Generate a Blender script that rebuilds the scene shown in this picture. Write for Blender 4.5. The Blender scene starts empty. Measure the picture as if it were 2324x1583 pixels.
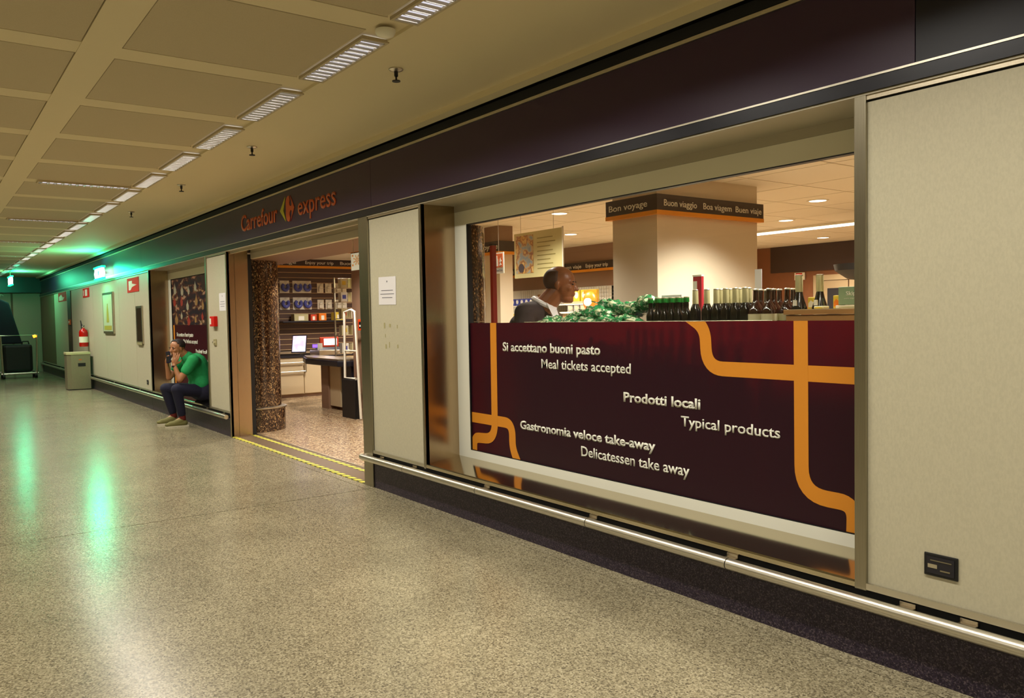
import bpy, bmesh, math, random
from mathutils import Vector, Matrix, Euler
random.seed(7)
R = math.radians
sc = bpy.context.scene
COL = sc.collection

# ------------------------------------------------------------------ camera
CAM_H = 1.55
yaw, pitch, roll, FPX = .632369, .0409049, .018619, 1839.05
cam_d = bpy.data.cameras.new('camera')
cam_d.sensor_fit = 'HORIZONTAL'; cam_d.sensor_width = 36.0
cam_d.lens = FPX / 2324 * 36.0
cam_d.clip_start = .05; cam_d.clip_end = 200
cam = bpy.data.objects.new('camera', cam_d); COL.objects.link(cam)
F = Vector((-math.cos(yaw)*math.cos(pitch), math.sin(yaw)*math.cos(pitch), -math.sin(pitch)))
R0 = F.cross(Vector((0, 0, 1))).normalized(); D0 = F.cross(R0)
Rt = R0*math.cos(roll) + D0*math.sin(roll); Dn = -R0*math.sin(roll) + D0*math.cos(roll)
cam.matrix_world = Matrix(((Rt.x, -Dn.x, -F.x, 0), (Rt.y, -Dn.y, -F.y, 0), (Rt.z, -Dn.z, -F.z, CAM_H), (0, 0, 0, 1)))
sc.camera = cam

# ------------------------------------------------------------------ world, exposure
sc.view_settings.view_transform = 'Standard'
sc.view_settings.look = 'None'
sc.view_settings.gamma = 1.0
sc.view_settings.use_curve_mapping = False
sc.view_settings.exposure = 0.0
wd = bpy.data.worlds.new('world'); sc.world = wd; wd.use_nodes = True
wd.node_tree.nodes['Background'].inputs[0].default_value = (.9, .8, .6, 1)
wd.node_tree.nodes['Background'].inputs[1].default_value = .12
sc.cycles.max_bounces = 8
sc.cycles.diffuse_bounces = 4
sc.cycles.glossy_bounces = 4
sc.cycles.transparent_max_bounces = 12
sc.cycles.caustics_reflective = False
sc.cycles.caustics_refractive = False
sc.cycles.sample_clamp_indirect = 4.0

CORRIDOR_W = 27.5       # one corridor lamp
SHOP_W = 26.0
WARM = (1.0, .945, .83)
SHOPC = (1.0, .945, .87)

# ------------------------------------------------------------------ lights
def area(name, loc, sx, sy, power, color, spread=130, rot=(0, 0, 0)):
    l = bpy.data.lights.new(name, 'AREA'); l.shape = 'RECTANGLE'; l.size = sx; l.size_y = sy
    l.energy = power; l.color = color; l.spread = R(spread)
    o = bpy.data.objects.new(name, l); COL.objects.link(o); o.location = loc; o.rotation_euler = rot
    return o
LAMP_X = [-4.56 - 1.24*k for k in range(-5, 22)]
for k, x in enumerate(LAMP_X):
    area('corridor_lamp', (x, 2.11, 3.085), .84, .11, CORRIDOR_W*(1.0 if x > -22 else .15), WARM, 150)
for x in (3.5, .4, -2.7, -5.8, -8.9, -12, -15.1, -18.2):  # second row added out of view, without fixtures, to spread light in the corridor
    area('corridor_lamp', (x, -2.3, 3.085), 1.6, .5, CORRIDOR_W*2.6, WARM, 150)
for x in (-10.09, -13.81, -17.53, -21.25):
    area('corridor_lamp', (x, 1.55, 3.085), .10, .84, 14, WARM, 140)
SHOP_LAMPS = [(-7.7, 6.4), (-9.6, 8.2), (-11.1, 8.3), (-5.4, 8.3), (-6.8, 9.7), (-8.1, 12.6), (-3.2, 6.2),
              (-3.0, 10.2), (-14.2, 6.4), (-14.6, 8.6), (-12.6, 7.6), (-12.9, 4.9), (-3.7, 4.85), (-2.6, 4.4), (-8.2, 4.6), (-9.4, 11.2)]   # each has its fixture below; the one behind the bottles is unseen fill
FILL_LAMPS = [(-4.35, 5.85), (-11.4, 4.75), (-6.5, 4.85)]  # ceiling rings given to the added fill spots
for x, y in SHOP_LAMPS:
    if (x, y) == (-12.9, 4.9):
        continue
    l = bpy.data.lights.new('shop_downlight', 'SPOT'); l.energy = SHOP_W*10.5; l.color = SHOPC
    l.spot_size = R(150); l.spot_blend = .8; l.shadow_soft_size = .09
    o = bpy.data.objects.new('shop_downlight', l); COL.objects.link(o); o.location = (x, y, 2.74)
for x, y, e, c in ((-4.35, 5.85, 190, 115), (-11.4, 4.75, 220, 135), (-6.5, 4.85, 130, 120)):  # spots added to brighten the dark pillars and the standing man
    l = bpy.data.lights.new('fill_spot', 'SPOT'); l.energy = e; l.color = SHOPC
    l.spot_size = R(c); l.spot_blend = .7; l.shadow_soft_size = .06
    o = bpy.data.objects.new('fill_spot', l); COL.objects.link(o); o.location = (x, y, 2.74)
area('shop_strip_light', (-7.0, 10.7, 2.74), 4.0, .12, 70, (1, .88, .72), 170)
# green emergency lamps
for loc, e in (((-19.3, 3.02, 2.66), 55), ((-27.4, 2.40, 2.86), 32)):
    l = bpy.data.lights.new('green_lamp', 'POINT'); l.energy = e; l.color = (.02, 1, .50); l.shadow_soft_size = .08
    o = bpy.data.objects.new('green_lamp', l); COL.objects.link(o); o.location = loc

# ------------------------------------------------------------------ materials
def lin(c):
    if isinstance(c, str):
        c = tuple(int(c[i:i+2], 16)/255 for i in (0, 2, 4))
    return tuple((v/12.92 if v <= .04045 else ((v+.055)/1.055)**2.4) for v in c) + (1,)
MATS = {}
def mat(name, color, rough=.5, metal=0, var=0, scale=8, bump=0, color2=None, stretch=(1, 1, 1), spec=.5, emit=None, estr=0, detail=4, trans=0, coat=0):
    if name in MATS: return MATS[name]
    m = bpy.data.materials.new(name); m.use_nodes = True
    nt = m.node_tree; b = nt.nodes['Principled BSDF']
    b.inputs['Base Color'].default_value = lin(color)
    b.inputs['Roughness'].default_value = rough; b.inputs['Metallic'].default_value = metal
    b.inputs['Specular IOR Level'].default_value = spec
    b.inputs['Coat Weight'].default_value = coat
    if trans: b.inputs['Transmission Weight'].default_value = trans
    if emit:
        b.inputs['Emission Color'].default_value = lin(emit); b.inputs['Emission Strength'].default_value = estr
    if var or bump or color2:
        tc = nt.nodes.new('ShaderNodeTexCoord'); mp = nt.nodes.new('ShaderNodeMapping'); no = nt.nodes.new('ShaderNodeTexNoise')
        nt.links.new(tc.outputs['Object'], mp.inputs['Vector']); nt.links.new(mp.outputs[0], no.inputs['Vector'])
        mp.inputs['Scale'].default_value = stretch
        no.inputs['Scale'].default_value = scale; no.inputs['Detail'].default_value = detail
        if var or color2:
            cr = nt.nodes.new('ShaderNodeValToRGB'); nt.links.new(no.outputs['Fac'], cr.inputs[0])
            c = lin(color); c2 = lin(color2) if color2 else tuple(v*(1-var) for v in c[:3]) + (1,)
            cr.color_ramp.elements[0].position = .35; cr.color_ramp.elements[1].position = .65
            cr.color_ramp.elements[0].color = c2; cr.color_ramp.elements[1].color = c
            nt.links.new(cr.outputs[0], b.inputs['Base Color'])
        if bump:
            bp = nt.nodes.new('ShaderNodeBump'); bp.inputs['Strength'].default_value = bump; bp.inputs['Distance'].default_value = .01
            nt.links.new(no.outputs['Fac'], bp.inputs['Height']); nt.links.new(bp.outputs[0], b.inputs['Normal'])
    MATS[name] = m
    return m
def speckle(name, cols, scale, rough, spec=.5, coat=0, big=None, stretch=(1, 1, 1)):
    """terrazzo / granite: voronoi chips picked from a colour ramp, with a broad stain noise"""
    m = bpy.data.materials.new(name); m.use_nodes = True
    nt = m.node_tree; b = nt.nodes['Principled BSDF']
    tc = nt.nodes.new('ShaderNodeTexCoord'); mp = nt.nodes.new('ShaderNodeMapping'); mp.inputs['Scale'].default_value = stretch
    vo = nt.nodes.new('ShaderNodeTexVoronoi'); vo.inputs['Scale'].default_value = scale
    nt.links.new(tc.outputs['Object'], mp.inputs[0]); nt.links.new(mp.outputs[0], vo.inputs['Vector'])
    sep = nt.nodes.new('ShaderNodeSeparateColor'); nt.links.new(vo.outputs['Color'], sep.inputs[0])
    cr = nt.nodes.new('ShaderNodeValToRGB'); nt.links.new(sep.outputs[0], cr.inputs[0])
    el = cr.color_ramp.elements
    el[0].position = 0; el[0].color = lin(cols[0][1]); el[1].position = cols[-1][0]; el[1].color = lin(cols[-1][1])
    for p, c in cols[1:-1]:
        e = el.new(p); e.color = lin(c)
    out = cr.outputs[0]
    if big:
        no = nt.nodes.new('ShaderNodeTexNoise'); no.inputs['Scale'].default_value = big[0]; no.inputs['Detail'].default_value = 5
        nt.links.new(tc.outputs['Object'], no.inputs['Vector'])
        mr = nt.nodes.new('ShaderNodeMapRange'); nt.links.new(no.outputs['Fac'], mr.inputs[0])
        mr.inputs[1].default_value = .3; mr.inputs[2].default_value = .7; mr.inputs[3].default_value = big[1]; mr.inputs[4].default_value = 1
        mx = nt.nodes.new('ShaderNodeMix'); mx.data_type = 'RGBA'; mx.blend_type = 'MULTIPLY'; mx.inputs[0].default_value = 1
        nt.links.new(out, mx.inputs[6]); nt.links.new(mr.outputs[0], mx.inputs[7]); out = mx.outputs[2]
    nt.links.new(out, b.inputs['Base Color'])
    b.inputs['Roughness'].default_value = rough; b.inputs['Specular IOR Level'].default_value = spec; b.inputs['Coat Weight'].default_value = coat
    b.inputs['Coat Roughness'].default_value = .12
    MATS[name] = m
    return m

M_floor = speckle('terrazzo_floor', [(0, '575040'), (.2, '756c55'), (.45, '8a8066'), (.75, '988e73'), (1, 'ada488')], 140, .22, .4, big=(2.0, .78))
M_floor2 = speckle('granite_shop_floor', [(0, '3f2d1e'), (.3, '7f6247'), (.65, 'a98c68'), (1, 'd8c19b')], 60, .3, .5)
M_column = speckle('brown_granite', [(0, '22140e'), (.5, '3c281c'), (.78, '5f4632'), (.93, 'a58258'), (1, 'dcbc84')], 105, .13, .6, stretch=(1, 1, .55))
M_plinth = speckle('dark_granite', [(0, '140d17'), (.4, '241b29'), (.75, '352b38'), (1, '554a4e')], 190, .4, .35)
M_joint = mat('floor_joint', '4d4636', .6)
M_soffit = mat('grey_painted_metal', 'b9b19c', .4)
M_wallpanel = mat('cream_laminate', 'bdb69c', .5, var=.09, scale=120, stretch=(1, 1, .5), bump=.03)
M_cream = mat('cream_paint', 'f3f0de', .38)
M_ceil = mat('ceiling_paint', 'e0d3ae', .75)
M_ceilp = mat('perforated_ceiling', 'c6b897', .8, var=.08, scale=220)
M_fascia = mat('aubergine_laminate', '341a3a', .42, var=.12, scale=300)
M_navy = mat('navy_laminate', '04041c', .4)
M_black = mat('black_rubber', '07070a', .5)
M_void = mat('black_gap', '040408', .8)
M_steel = mat('brushed_steel', 'cbbfa8', .34, metal=1, var=.12, scale=14, stretch=(60, 60, .6), bump=.02)
M_jamb = mat('brushed_jamb_steel', 'bfa888', .24, metal=1, var=.15, scale=10, stretch=(60, 60, .5), bump=.02)
M_sill = mat('polished_sill_steel', 'cdc2a6', .12, metal=1)
M_chrome = mat('chrome', 'd4cebe', .32, metal=1)
M_post = mat('satin_metal', 'a7a08c', .32, metal=1, var=.1, scale=12, stretch=(40, 40, .6))
M_orange = mat('orange_vinyl', 'd98a22', .5)
M_orangesign = mat('orange_print', 'c4561c', .5)
M_yellowgreen = mat('yellow_green_print', 'b8b52a', .5)
M_white = mat('white_print', 'e9e6d6', .45)
M_paper = mat('white_paper', 'dcd8d8', .7)
M_ink = mat('grey_ink', '6b6a72', .7)
M_black_print = mat('dark_brown_band', '33201d', .4)
M_band_orange = mat('amber_band', 'e59413', .45)
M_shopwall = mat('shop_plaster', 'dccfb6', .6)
M_shopwhite = mat('shop_white_wall', 'e4dcc8', .6)
M_shopceil = mat('shop_ceiling_tile', 'efe7d3', .7)
M_grid = mat('ceiling_grid', 'a8946c', .7)
M_brownwall = mat('brown_wall', '8a5431', .6, var=.12, scale=30)
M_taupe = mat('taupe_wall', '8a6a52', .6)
M_darkpanel = mat('dark_wood_panel', '3a1d17', .45, var=.3, scale=6, stretch=(.6, 4, 40))
M_slat = mat('slatwall_brown', '4a3022', .45)
M_slatlip = mat('slatwall_lip', 'b9976c', .4)
M_cab = mat('cream_cabinet', 'c6b08a', .5)
M_red = mat('signal_red', 'c01505', .75, spec=.2)
M_redgloss = mat('extinguisher_red', 'b30d05', .2)
M_greybin = mat('bin_grey_metal', '8d8369', .4, metal=.35, var=.06, scale=40)
M_binlid = mat('bin_lid_cream', 'b8b084', .45)
M_yellow = mat('hazard_yellow', 'cfc23a', .6)
M_glassdark = mat('dark_bottle_glass', '0a0608', .08, spec=.8)
M_brownglass = mat('brown_bottle_glass', '2a0f08', .08, spec=.8)
M_greenfoil = mat('green_foil', '1d7a2c', .25, metal=.4, var=.4, scale=60)
M_foil = mat('pale_gold_foil', 'b9b184', .3, metal=.3)
M_label = mat('cream_label', 'cdc49a', .5)
M_capmetal = mat('bottle_cap', 'd8cfb4', .25, metal=.7)
M_wood = mat('light_wood', 'a97a45', .45, var=.12, scale=5, stretch=(1, 12, 12))
M_bagw = mat('snack_bag_window', 'd9d3b0', .3, color2='4f9a5a', scale=14)
M_skin1 = mat('light_skin', 'a8714a', .5)
M_skin2 = mat('tan_skin', '8a5636', .4, spec=.4)
M_hair = mat('dark_hair', '241a17', .7)
M_greenshirt = mat('green_cotton', '1d9a55', .85, var=.12, scale=25, bump=.1)
M_jeans = mat('dark_navy_denim', '10102c', .85, var=.2, scale=60)
M_shoe = mat('olive_canvas_shoe', '6d6838', .8)
M_sole = mat('white_shoe_sole', 'cfc7ae', .6)
M_sock = mat('maroon_sock', '6b1d14', .85)
M_phone = mat('dark_blue_phone', '0a0a3c', .25)
M_blazer = mat('charcoal_blazer', '3a2e30', .85, var=.15, scale=80, bump=.1)
M_shirtw = mat('white_collar', 'e8e8ea', .6)
M_mesh = mat('wire_mesh', 'cfc6b2', .4, metal=.5)
M_blueprod = mat('blue_packaging', '4a4f9e', .4)
M_yellowprod = mat('yellow_packaging', 'd7b93a', .4)
M_redprod = mat('red_packaging', 'c8401c', .4)
M_orangeprod = mat('orange_packaging', 'e0761a', .35)
M_whiteprod = mat('white_packaging', 'e8e2cf', .4)
M_poster = mat('cream_poster_board', 'c9bd84', .5)
M_greenbox = mat('sage_green_card', '6f8465', .6)
M_darkgrey = mat('charcoal_plastic', '1a1820', .4)
M_screen = mat('lit_screen', 'c7cbe6', .3, emit='b9c3ea', estr=1.2, color2='d86a6a', scale=9)
M_screen2 = mat('lit_register_screen', 'ffffff', .3, emit='f4e8ff', estr=2.2)
M_glow = mat('lamp_glow', 'ffffff', .5, emit='fff4e4', estr=5)
M_tube = mat('fluorescent_glow', 'd9dae6', .4, emit='d4d6ea', estr=.85)
M_louvre = mat('louvre_aluminium', 'd9d9dd', .3, metal=.6)
M_greenglow = mat('green_exit_glow', 'ffffff', .5, emit='d8ffe8', estr=7)
M_greenedge = mat('green_exit_glow_edge', '20ff90', .5, emit='10f080', estr=4)
M_amber = mat('amber_glow', 'ff9020', .5, emit='ff8a20', estr=4)

def film_mat():
    m = bpy.data.materials.new('translucent_aubergine_film'); m.use_nodes = True
    nt = m.node_tree; b = nt.nodes['Principled BSDF']; out = nt.nodes['Material Output']
    b.inputs['Base Color'].default_value = lin('381424'); b.inputs['Roughness'].default_value = .35
    tr = nt.nodes.new('ShaderNodeBsdfTranslucent'); tr.inputs[0].default_value = lin('a82a20')
    mx = nt.nodes.new('ShaderNodeMixShader'); mx.inputs[0].default_value = .45
    nt.links.new(b.outputs[0], mx.inputs[1]); nt.links.new(tr.outputs[0], mx.inputs[2]); nt.links.new(mx.outputs[0], out.inputs[0])
    return m
M_film = film_mat()
def glass_mat():
    m = bpy.data.materials.new('clear_window_glass'); m.use_nodes = True
    nt = m.node_tree; nt.nodes.remove(nt.nodes['Principled BSDF']); out = nt.nodes['Material Output']
    t = nt.nodes.new('ShaderNodeBsdfTransparent'); t.inputs[0].default_value = (.96, .96, .93, 1)
    g = nt.nodes.new('ShaderNodeBsdfGlossy'); g.inputs['Roughness'].default_value = .02
    lw = nt.nodes.new('ShaderNodeLayerWeight'); lw.inputs[0].default_value = .5
    pw = nt.nodes.new('ShaderNodeMath'); pw.operation = 'POWER'; pw.inputs[1].default_value = 5; nt.links.new(lw.outputs['Facing'], pw.inputs[0])
    f = nt.nodes.new('ShaderNodeMath'); f.operation = 'MULTIPLY_ADD'; f.inputs[1].default_value = .7; f.inputs[2].default_value = .03; nt.links.new(pw.outputs[0], f.inputs[0])
    mx = nt.nodes.new('ShaderNodeMixShader')
    nt.links.new(f.outputs[0], mx.inputs[0]); nt.links.new(t.outputs[0], mx.inputs[1]); nt.links.new(g.outputs[0], mx.inputs[2])
    nt.links.new(mx.outputs[0], out.inputs[0])
    return m
M_glass = glass_mat()
def tape_mat():
    m = bpy.data.materials.new('yellow_black_tape'); m.use_nodes = True
    nt = m.node_tree; b = nt.nodes['Principled BSDF']; b.inputs['Roughness'].default_value = .6
    tc = nt.nodes.new('ShaderNodeTexCoord'); mp = nt.nodes.new('ShaderNodeMapping'); w = nt.nodes.new('ShaderNodeTexWave')
    mp.inputs['Rotation'].default_value = (0, 0, R(40))
    nt.links.new(tc.outputs['Object'], mp.inputs[0]); nt.links.new(mp.outputs[0], w.inputs[0]); w.inputs['Scale'].default_value = 3.2
    cr = nt.nodes.new('ShaderNodeValToRGB'); nt.links.new(w.outputs['Fac'], cr.inputs[0])
    cr.color_ramp.interpolation = 'CONSTANT'
    cr.color_ramp.elements[0].color = lin('5c5a2a'); cr.color_ramp.elements[1].color = lin('d2c53c'); cr.color_ramp.elements[1].position = .36
    nt.links.new(cr.outputs[0], b.inputs['Base Color'])
    return m
M_tape = tape_mat()
def _bag():
    m = photo_mat('green_snack_bag', [(.3, '0c3320'), (.44, '2f8a4f'), (.52, '175534'), (.6, 'cdd8b4'), (.68, '3f9a5c')], 26)
    m.node_tree.nodes['Principled BSDF'].inputs['Roughness'].default_value = .24; return m
def photo_mat(name, stops, scale, seed=0.0, sx=1):
    """a printed photograph seen too blurred to read: blotches of a few colours"""
    m = bpy.data.materials.new(name); m.use_nodes = True
    nt = m.node_tree; b = nt.nodes['Principled BSDF']; b.inputs['Roughness'].default_value = .45
    tc = nt.nodes.new('ShaderNodeTexCoord'); mp = nt.nodes.new('ShaderNodeMapping'); mp.inputs['Location'].default_value = (seed, seed, seed); mp.inputs['Scale'].default_value = (sx, 1, 1)
    no = nt.nodes.new('ShaderNodeTexNoise'); no.inputs['Scale'].default_value = scale; no.inputs['Detail'].default_value = 3
    nt.links.new(tc.outputs['Object'], mp.inputs[0]); nt.links.new(mp.outputs[0], no.inputs['Vector'])
    cr = nt.nodes.new('ShaderNodeValToRGB'); nt.links.new(no.outputs['Fac'], cr.inputs[0])
    el = cr.color_ramp.elements; el[0].position = stops[0][0]; el[0].color = lin(stops[0][1]); el[1].position = stops[-1][0]; el[1].color = lin(stops[-1][1])
    for p, c in stops[1:-1]:
        el.new(p).color = lin(c)
    nt.links.new(cr.outputs[0], b.inputs['Base Color'])
    return m
M_ham = photo_mat('deli_photo_print', [(.3, '0b0816'), (.46, '1c0f1a'), (.55, '4a1e18'), (.6, '7a5a34'), (.62, '8f8a74'), (.7, 'b5482a')], 12, 0, .35)
M_food = photo_mat('food_photo_print', [(.3, '6f7f8c'), (.42, '96a0a0'), (.48, 'c9a15c'), (.54, '8a4a2c'), (.6, 'd8a648'), (.7, 'e0cf9a')], 9, 3)
M_bag = _bag()
M_prod = photo_mat('mixed_pack_print', [(.3, 'e9e2cc'), (.45, 'b8a878'), (.55, '7f8a9c'), (.7, 'd8c08a')], 30, 1)

# ------------------------------------------------------------------ mesh helpers
def link(name, me, m=None, parent=None, smooth=False):
    o = bpy.data.objects.new(name, me); COL.objects.link(o)
    if m is not None and not me.materials: me.materials.append(m)
    if parent: o.parent = parent
    if smooth:
        for p in me.polygons: p.use_smooth = True
    return o
def tag(o, label=None, cat=None, group=None, kind=None):
    if label: o['label'] = label
    if cat: o['category'] = cat
    if group: o['group'] = group
    if kind: o['kind'] = kind
    return o
def empty(name, loc=(0, 0, 0), rz=0):
    o = bpy.data.objects.new(name, None); COL.objects.link(o); o.location = loc; o.rotation_euler = (0, 0, rz)
    o.empty_display_size = .1
    return o
class MB:
    def __init__(s): s.v = []; s.f = []
    def add(s, vs, fs):
        n = len(s.v); s.v += [tuple(v) for v in vs]; s.f += [tuple(i+n for i in f) for f in fs]; return s
    def box(s, x0, x1, y0, y1, z0, z1):
        if x0 > x1: x0, x1 = x1, x0
        if y0 > y1: y0, y1 = y1, y0
        if z0 > z1: z0, z1 = z1, z0
        return s.add([(x0, y0, z0), (x1, y0, z0), (x1, y1, z0), (x0, y1, z0), (x0, y0, z1), (x1, y0, z1), (x1, y1, z1), (x0, y1, z1)],
                     [(0, 3, 2, 1), (4, 5, 6, 7), (0, 1, 5, 4), (1, 2, 6, 5), (2, 3, 7, 6), (3, 0, 4, 7)])
    def prism(s, pts, axis, a, b):
        """closed 2-D outline pushed along an axis from a to b"""
        def P(p, t):
            return {'x': (t, p[0], p[1]), 'y': (p[0], t, p[1]), 'z': (p[0], p[1], t)}[axis]
        n = len(pts)
        return s.add([P(p, a) for p in pts] + [P(p, b) for p in pts],
                     [tuple(range(n))[::-1], tuple(range(n, 2*n))] + [(i, (i+1) % n, n+(i+1) % n, n+i) for i in range(n)])
    def tube(s, pts, r, n=12, caps=True):
        pts = [Vector(p) for p in pts]; rings = []
        rr = r if isinstance(r, (list, tuple)) else [r]*len(pts)
        up = None
        for i, p in enumerate(pts):
            t = (pts[min(i+1, len(pts)-1)] - pts[max(i-1, 0)]).normalized()
            if up is None:
                a = Vector((0, 0, 1)) if abs(t.z) < .9 else Vector((1, 0, 0))
                u = t.cross(a).normalized()
            else:
                u = (up - t*up.dot(t)).normalized()
            up = u; w = t.cross(u)
            rings.append([p + (u*math.cos(2*math.pi*k/n) + w*math.sin(2*math.pi*k/n))*rr[i] for k in range(n)])
        vs = [v for r_ in rings for v in r_]; fs = []
        for i in range(len(pts)-1):
            for k in range(n):
                a = i*n+k; b = i*n+(k+1) % n; fs.append((a, b, b+n, a+n))
        if caps: fs += [tuple(range(n))[::-1], tuple(range(len(vs)-n, len(vs)))]
        return s.add(vs, fs)
    def lathe(s, prof, c=(0, 0, 0), n=16):
        """profile of (radius, z) turned about a vertical axis"""
        vs = []; fs = []
        for r, z in prof:
            for k in range(n):
                a = 2*math.pi*k/n; vs.append((c[0]+r*math.cos(a), c[1]+r*math.sin(a), c[2]+z))
        for i in range(len(prof)-1):
            for k in range(n):
                a = i*n+k; b = i*n+(k+1) % n; fs.append((a, b, b+n, a+n))
        fs += [tuple(range(n))[::-1], tuple(range(len(vs)-n, len(vs)))]
        return s.add(vs, fs)
    def cap(s, p0, p1, r0, r1, n=12, m=4):
        """tapered capsule"""
        p0 = Vector(p0); p1 = Vector(p1); d = (p1-p0); L = d.length
        if L < 1e-6: d = Vector((0, 0, 1)); L = 1e-6
        d.normalize(); pts = []; rs = []
        for i in range(m): a = math.pi/2*(1-i/m)*.98; pts.append(p0 - d*r0*math.sin(a)); rs.append(r0*math.cos(a))
        pts.append(p0); rs.append(r0); pts.append(p1); rs.append(r1)
        for i in range(1, m+1): a = math.pi/2*(i/m)*.98; pts.append(p1 + d*r1*math.sin(a)); rs.append(r1*math.cos(a))
        a = Vector((0, 0, 1)) if abs(d.z) < .9 else Vector((1, 0, 0)); u = d.cross(a).normalized(); w = d.cross(u)
        vs = [p + (u*math.cos(2*math.pi*k/n) + w*math.sin(2*math.pi*k/n))*r for p, r in zip(pts, rs) for k in range(n)]
        fs = []
        for i in range(len(pts)-1):
            for k in range(n):
                q = i*n+k; b = i*n+(k+1) % n; fs.append((q, b, b+n, q+n))
        fs += [tuple(range(n))[::-1], tuple(range(len(vs)-n, len(vs)))]
        return s.add(vs, fs)
    def ell(s, c, r, mtx=None, n=16, m=10):
        vs = []; fs = []
        for i in range(1, m):
            th = math.pi*i/m
            for k in range(n):
                a = 2*math.pi*k/n
                v = Vector((r[0]*math.sin(th)*math.cos(a), r[1]*math.sin(th)*math.sin(a), -r[2]*math.cos(th)))
                if mtx is not None: v = mtx @ v
                vs.append(Vector(c)+v)
        for i in range(m-2):
            for k in range(n):
                q = i*n+k; b = i*n+(k+1) % n; fs.append((q, b, b+n, q+n))
        fs += [tuple(range(n))[::-1], tuple(range(len(vs)-n, len(vs)))]
        return s.add(vs, fs)
    def xf(s, M_, start=0):
        for i in range(start, len(s.v)): s.v[i] = tuple(M_ @ Vector(s.v[i]))
        return s
    def mesh(s, name='m'):
        me = bpy.data.meshes.new(name); me.from_pydata(s.v, [], s.f); me.update()
        bm = bmesh.new(); bm.from_mesh(me); bmesh.ops.recalc_face_normals(bm, faces=bm.faces); bm.to_mesh(me); bm.free()
        return me
    def build(s, name, m, parent=None, smooth=False, bevel=0):
        me = s.mesh(name)
        if bevel:
            bm = bmesh.new(); bm.from_mesh(me)
            bmesh.ops.bevel(bm, geom=[e for e in bm.edges if len(e.link_faces) == 2 and e.calc_face_angle(0) > .6], offset=bevel, segments=2, affect='EDGES', profile=.6)
            bm.to_mesh(me); bm.free()
        o = link(name, me, m, parent, smooth)
        if smooth and not bevel: me.set_sharp_from_angle(angle=R(40))
        return o
def remeshed(mb, name, m, parent, voxel=.008, smooth_it=2):
    me = mb.mesh(name); o = bpy.data.objects.new(name, me); COL.objects.link(o)
    md = o.modifiers.new('r', 'REMESH'); md.mode = 'VOXEL'; md.voxel_size = voxel; md.use_smooth_shade = True
    sm = o.modifiers.new('s', 'SMOOTH'); sm.factor = .5; sm.iterations = smooth_it
    dg = bpy.context.evaluated_depsgraph_get(); dg.update()
    me2 = bpy.data.meshes.new_from_object(o.evaluated_get(dg)); o.modifiers.clear(); o.data = me2; me2.materials.clear(); me2.materials.append(m)
    for p in me2.polygons: p.use_smooth = True
    if parent: o.parent = parent
    return o
def text(body, name, m, parent, x0, x1, zb, cap_h, plane, at, bold=.0, ext=.0015, serif=False):
    """flat lettering, fitted between x0 and x1 with its baseline at zb; plane 'Y' faces -Y, plane 'X' faces +X"""
    cu = bpy.data.curves.new(name, 'FONT'); cu.body = body; cu.size = 1; cu.offset = bold; cu.resolution_u = 3
    o = bpy.data.objects.new(name, cu); COL.objects.link(o)
    dg = bpy.context.evaluated_depsgraph_get(); dg.update()
    me = bpy.data.meshes.new_from_object(o.evaluated_get(dg)); bpy.data.objects.remove(o)
    xs = [v.co.x for v in me.vertices]; a, b = min(xs), max(xs); sx = (x1-x0)/(b-a); sy = cap_h/.73
    bm = bmesh.new(); bm.from_mesh(me)
    g = bmesh.ops.extrude_face_region(bm, geom=list(bm.faces))
    for v in g['geom']:
        if isinstance(v, bmesh.types.BMVert): v.co.z += 1
    for v in bm.verts:
        X = x0+(v.co.x-a)*sx; Z = zb+v.co.y*sy; D = v.co.z*ext
        v.co = Vector((X, at-D, Z)) if plane == 'Y' else Vector((at+D, X, Z))
    bmesh.ops.recalc_face_normals(bm, faces=bm.faces)
    bm.to_mesh(me); bm.free(); me.materials.clear(); me.materials.append(m)
    return link(name, me, None, parent)
def fillet(pts, rad, n=8):
    out = [Vector(pts[0])]
    for i in range(1, len(pts)-1):
        p = Vector(pts[i]); a = (Vector(pts[i-1])-p); b = (Vector(pts[i+1])-p)
        r = min(rad, a.length*.5, b.length*.5); p0 = p+a.normalized()*r; p1 = p+b.normalized()*r
        for k in range(n+1):
            t = k/n; out.append(p0*(1-t)**2 + p*2*t*(1-t) + p1*t*t)
    out.append(Vector(pts[-1])); return out
def ribbon(mb, pts, w, y0, y1):
    """flat strip of width w following pts (x, z), between depth y0 and y1"""
    L = []; Rr = []
    for i, p in enumerate(pts):
        t = (pts[min(i+1, len(pts)-1)] - pts[max(i-1, 0)]); t.normalize(); nrm = Vector((-t.y, t.x))
        L.append(p+nrm*w/2); Rr.append(p-nrm*w/2)
    n = len(pts)
    vs = [(p.x, y0, p.y) for p in L] + [(p.x, y0, p.y) for p in Rr] + [(p.x, y1, p.y) for p in L] + [(p.x, y1, p.y) for p in Rr]
    fs = []
    for i in range(n-1):
        fs += [(i, i+1, n+i+1, n+i), (2*n+i, 3*n+i, 3*n+i+1, 2*n+i+1), (i, 2*n+i, 2*n+i+1, i+1), (n+i, n+i+1, 3*n+i+1, 3*n+i)]
    fs += [(0, n, 3*n, 2*n), (n-1, 3*n-1, 4*n-1, 2*n-1)]
    mb.add(vs, fs)
def copy_tree(o, parent=None):
    c = o.copy(); COL.objects.link(c); c.parent = parent
    for ch in list(o.children): copy_tree(ch, c)
    return c
def B(name, m, parent, *boxes, bevel=0):
    mb = MB()
    for b in boxes: mb.box(*b)
    return mb.build(name, m, parent, bevel=bevel)

WY = 3.33            # face of the shopfront
GY = 3.65            # plane of the windows
END = -31.0          # end of the corridor
NEAR = 5.0           # corridor behind the camera

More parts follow.
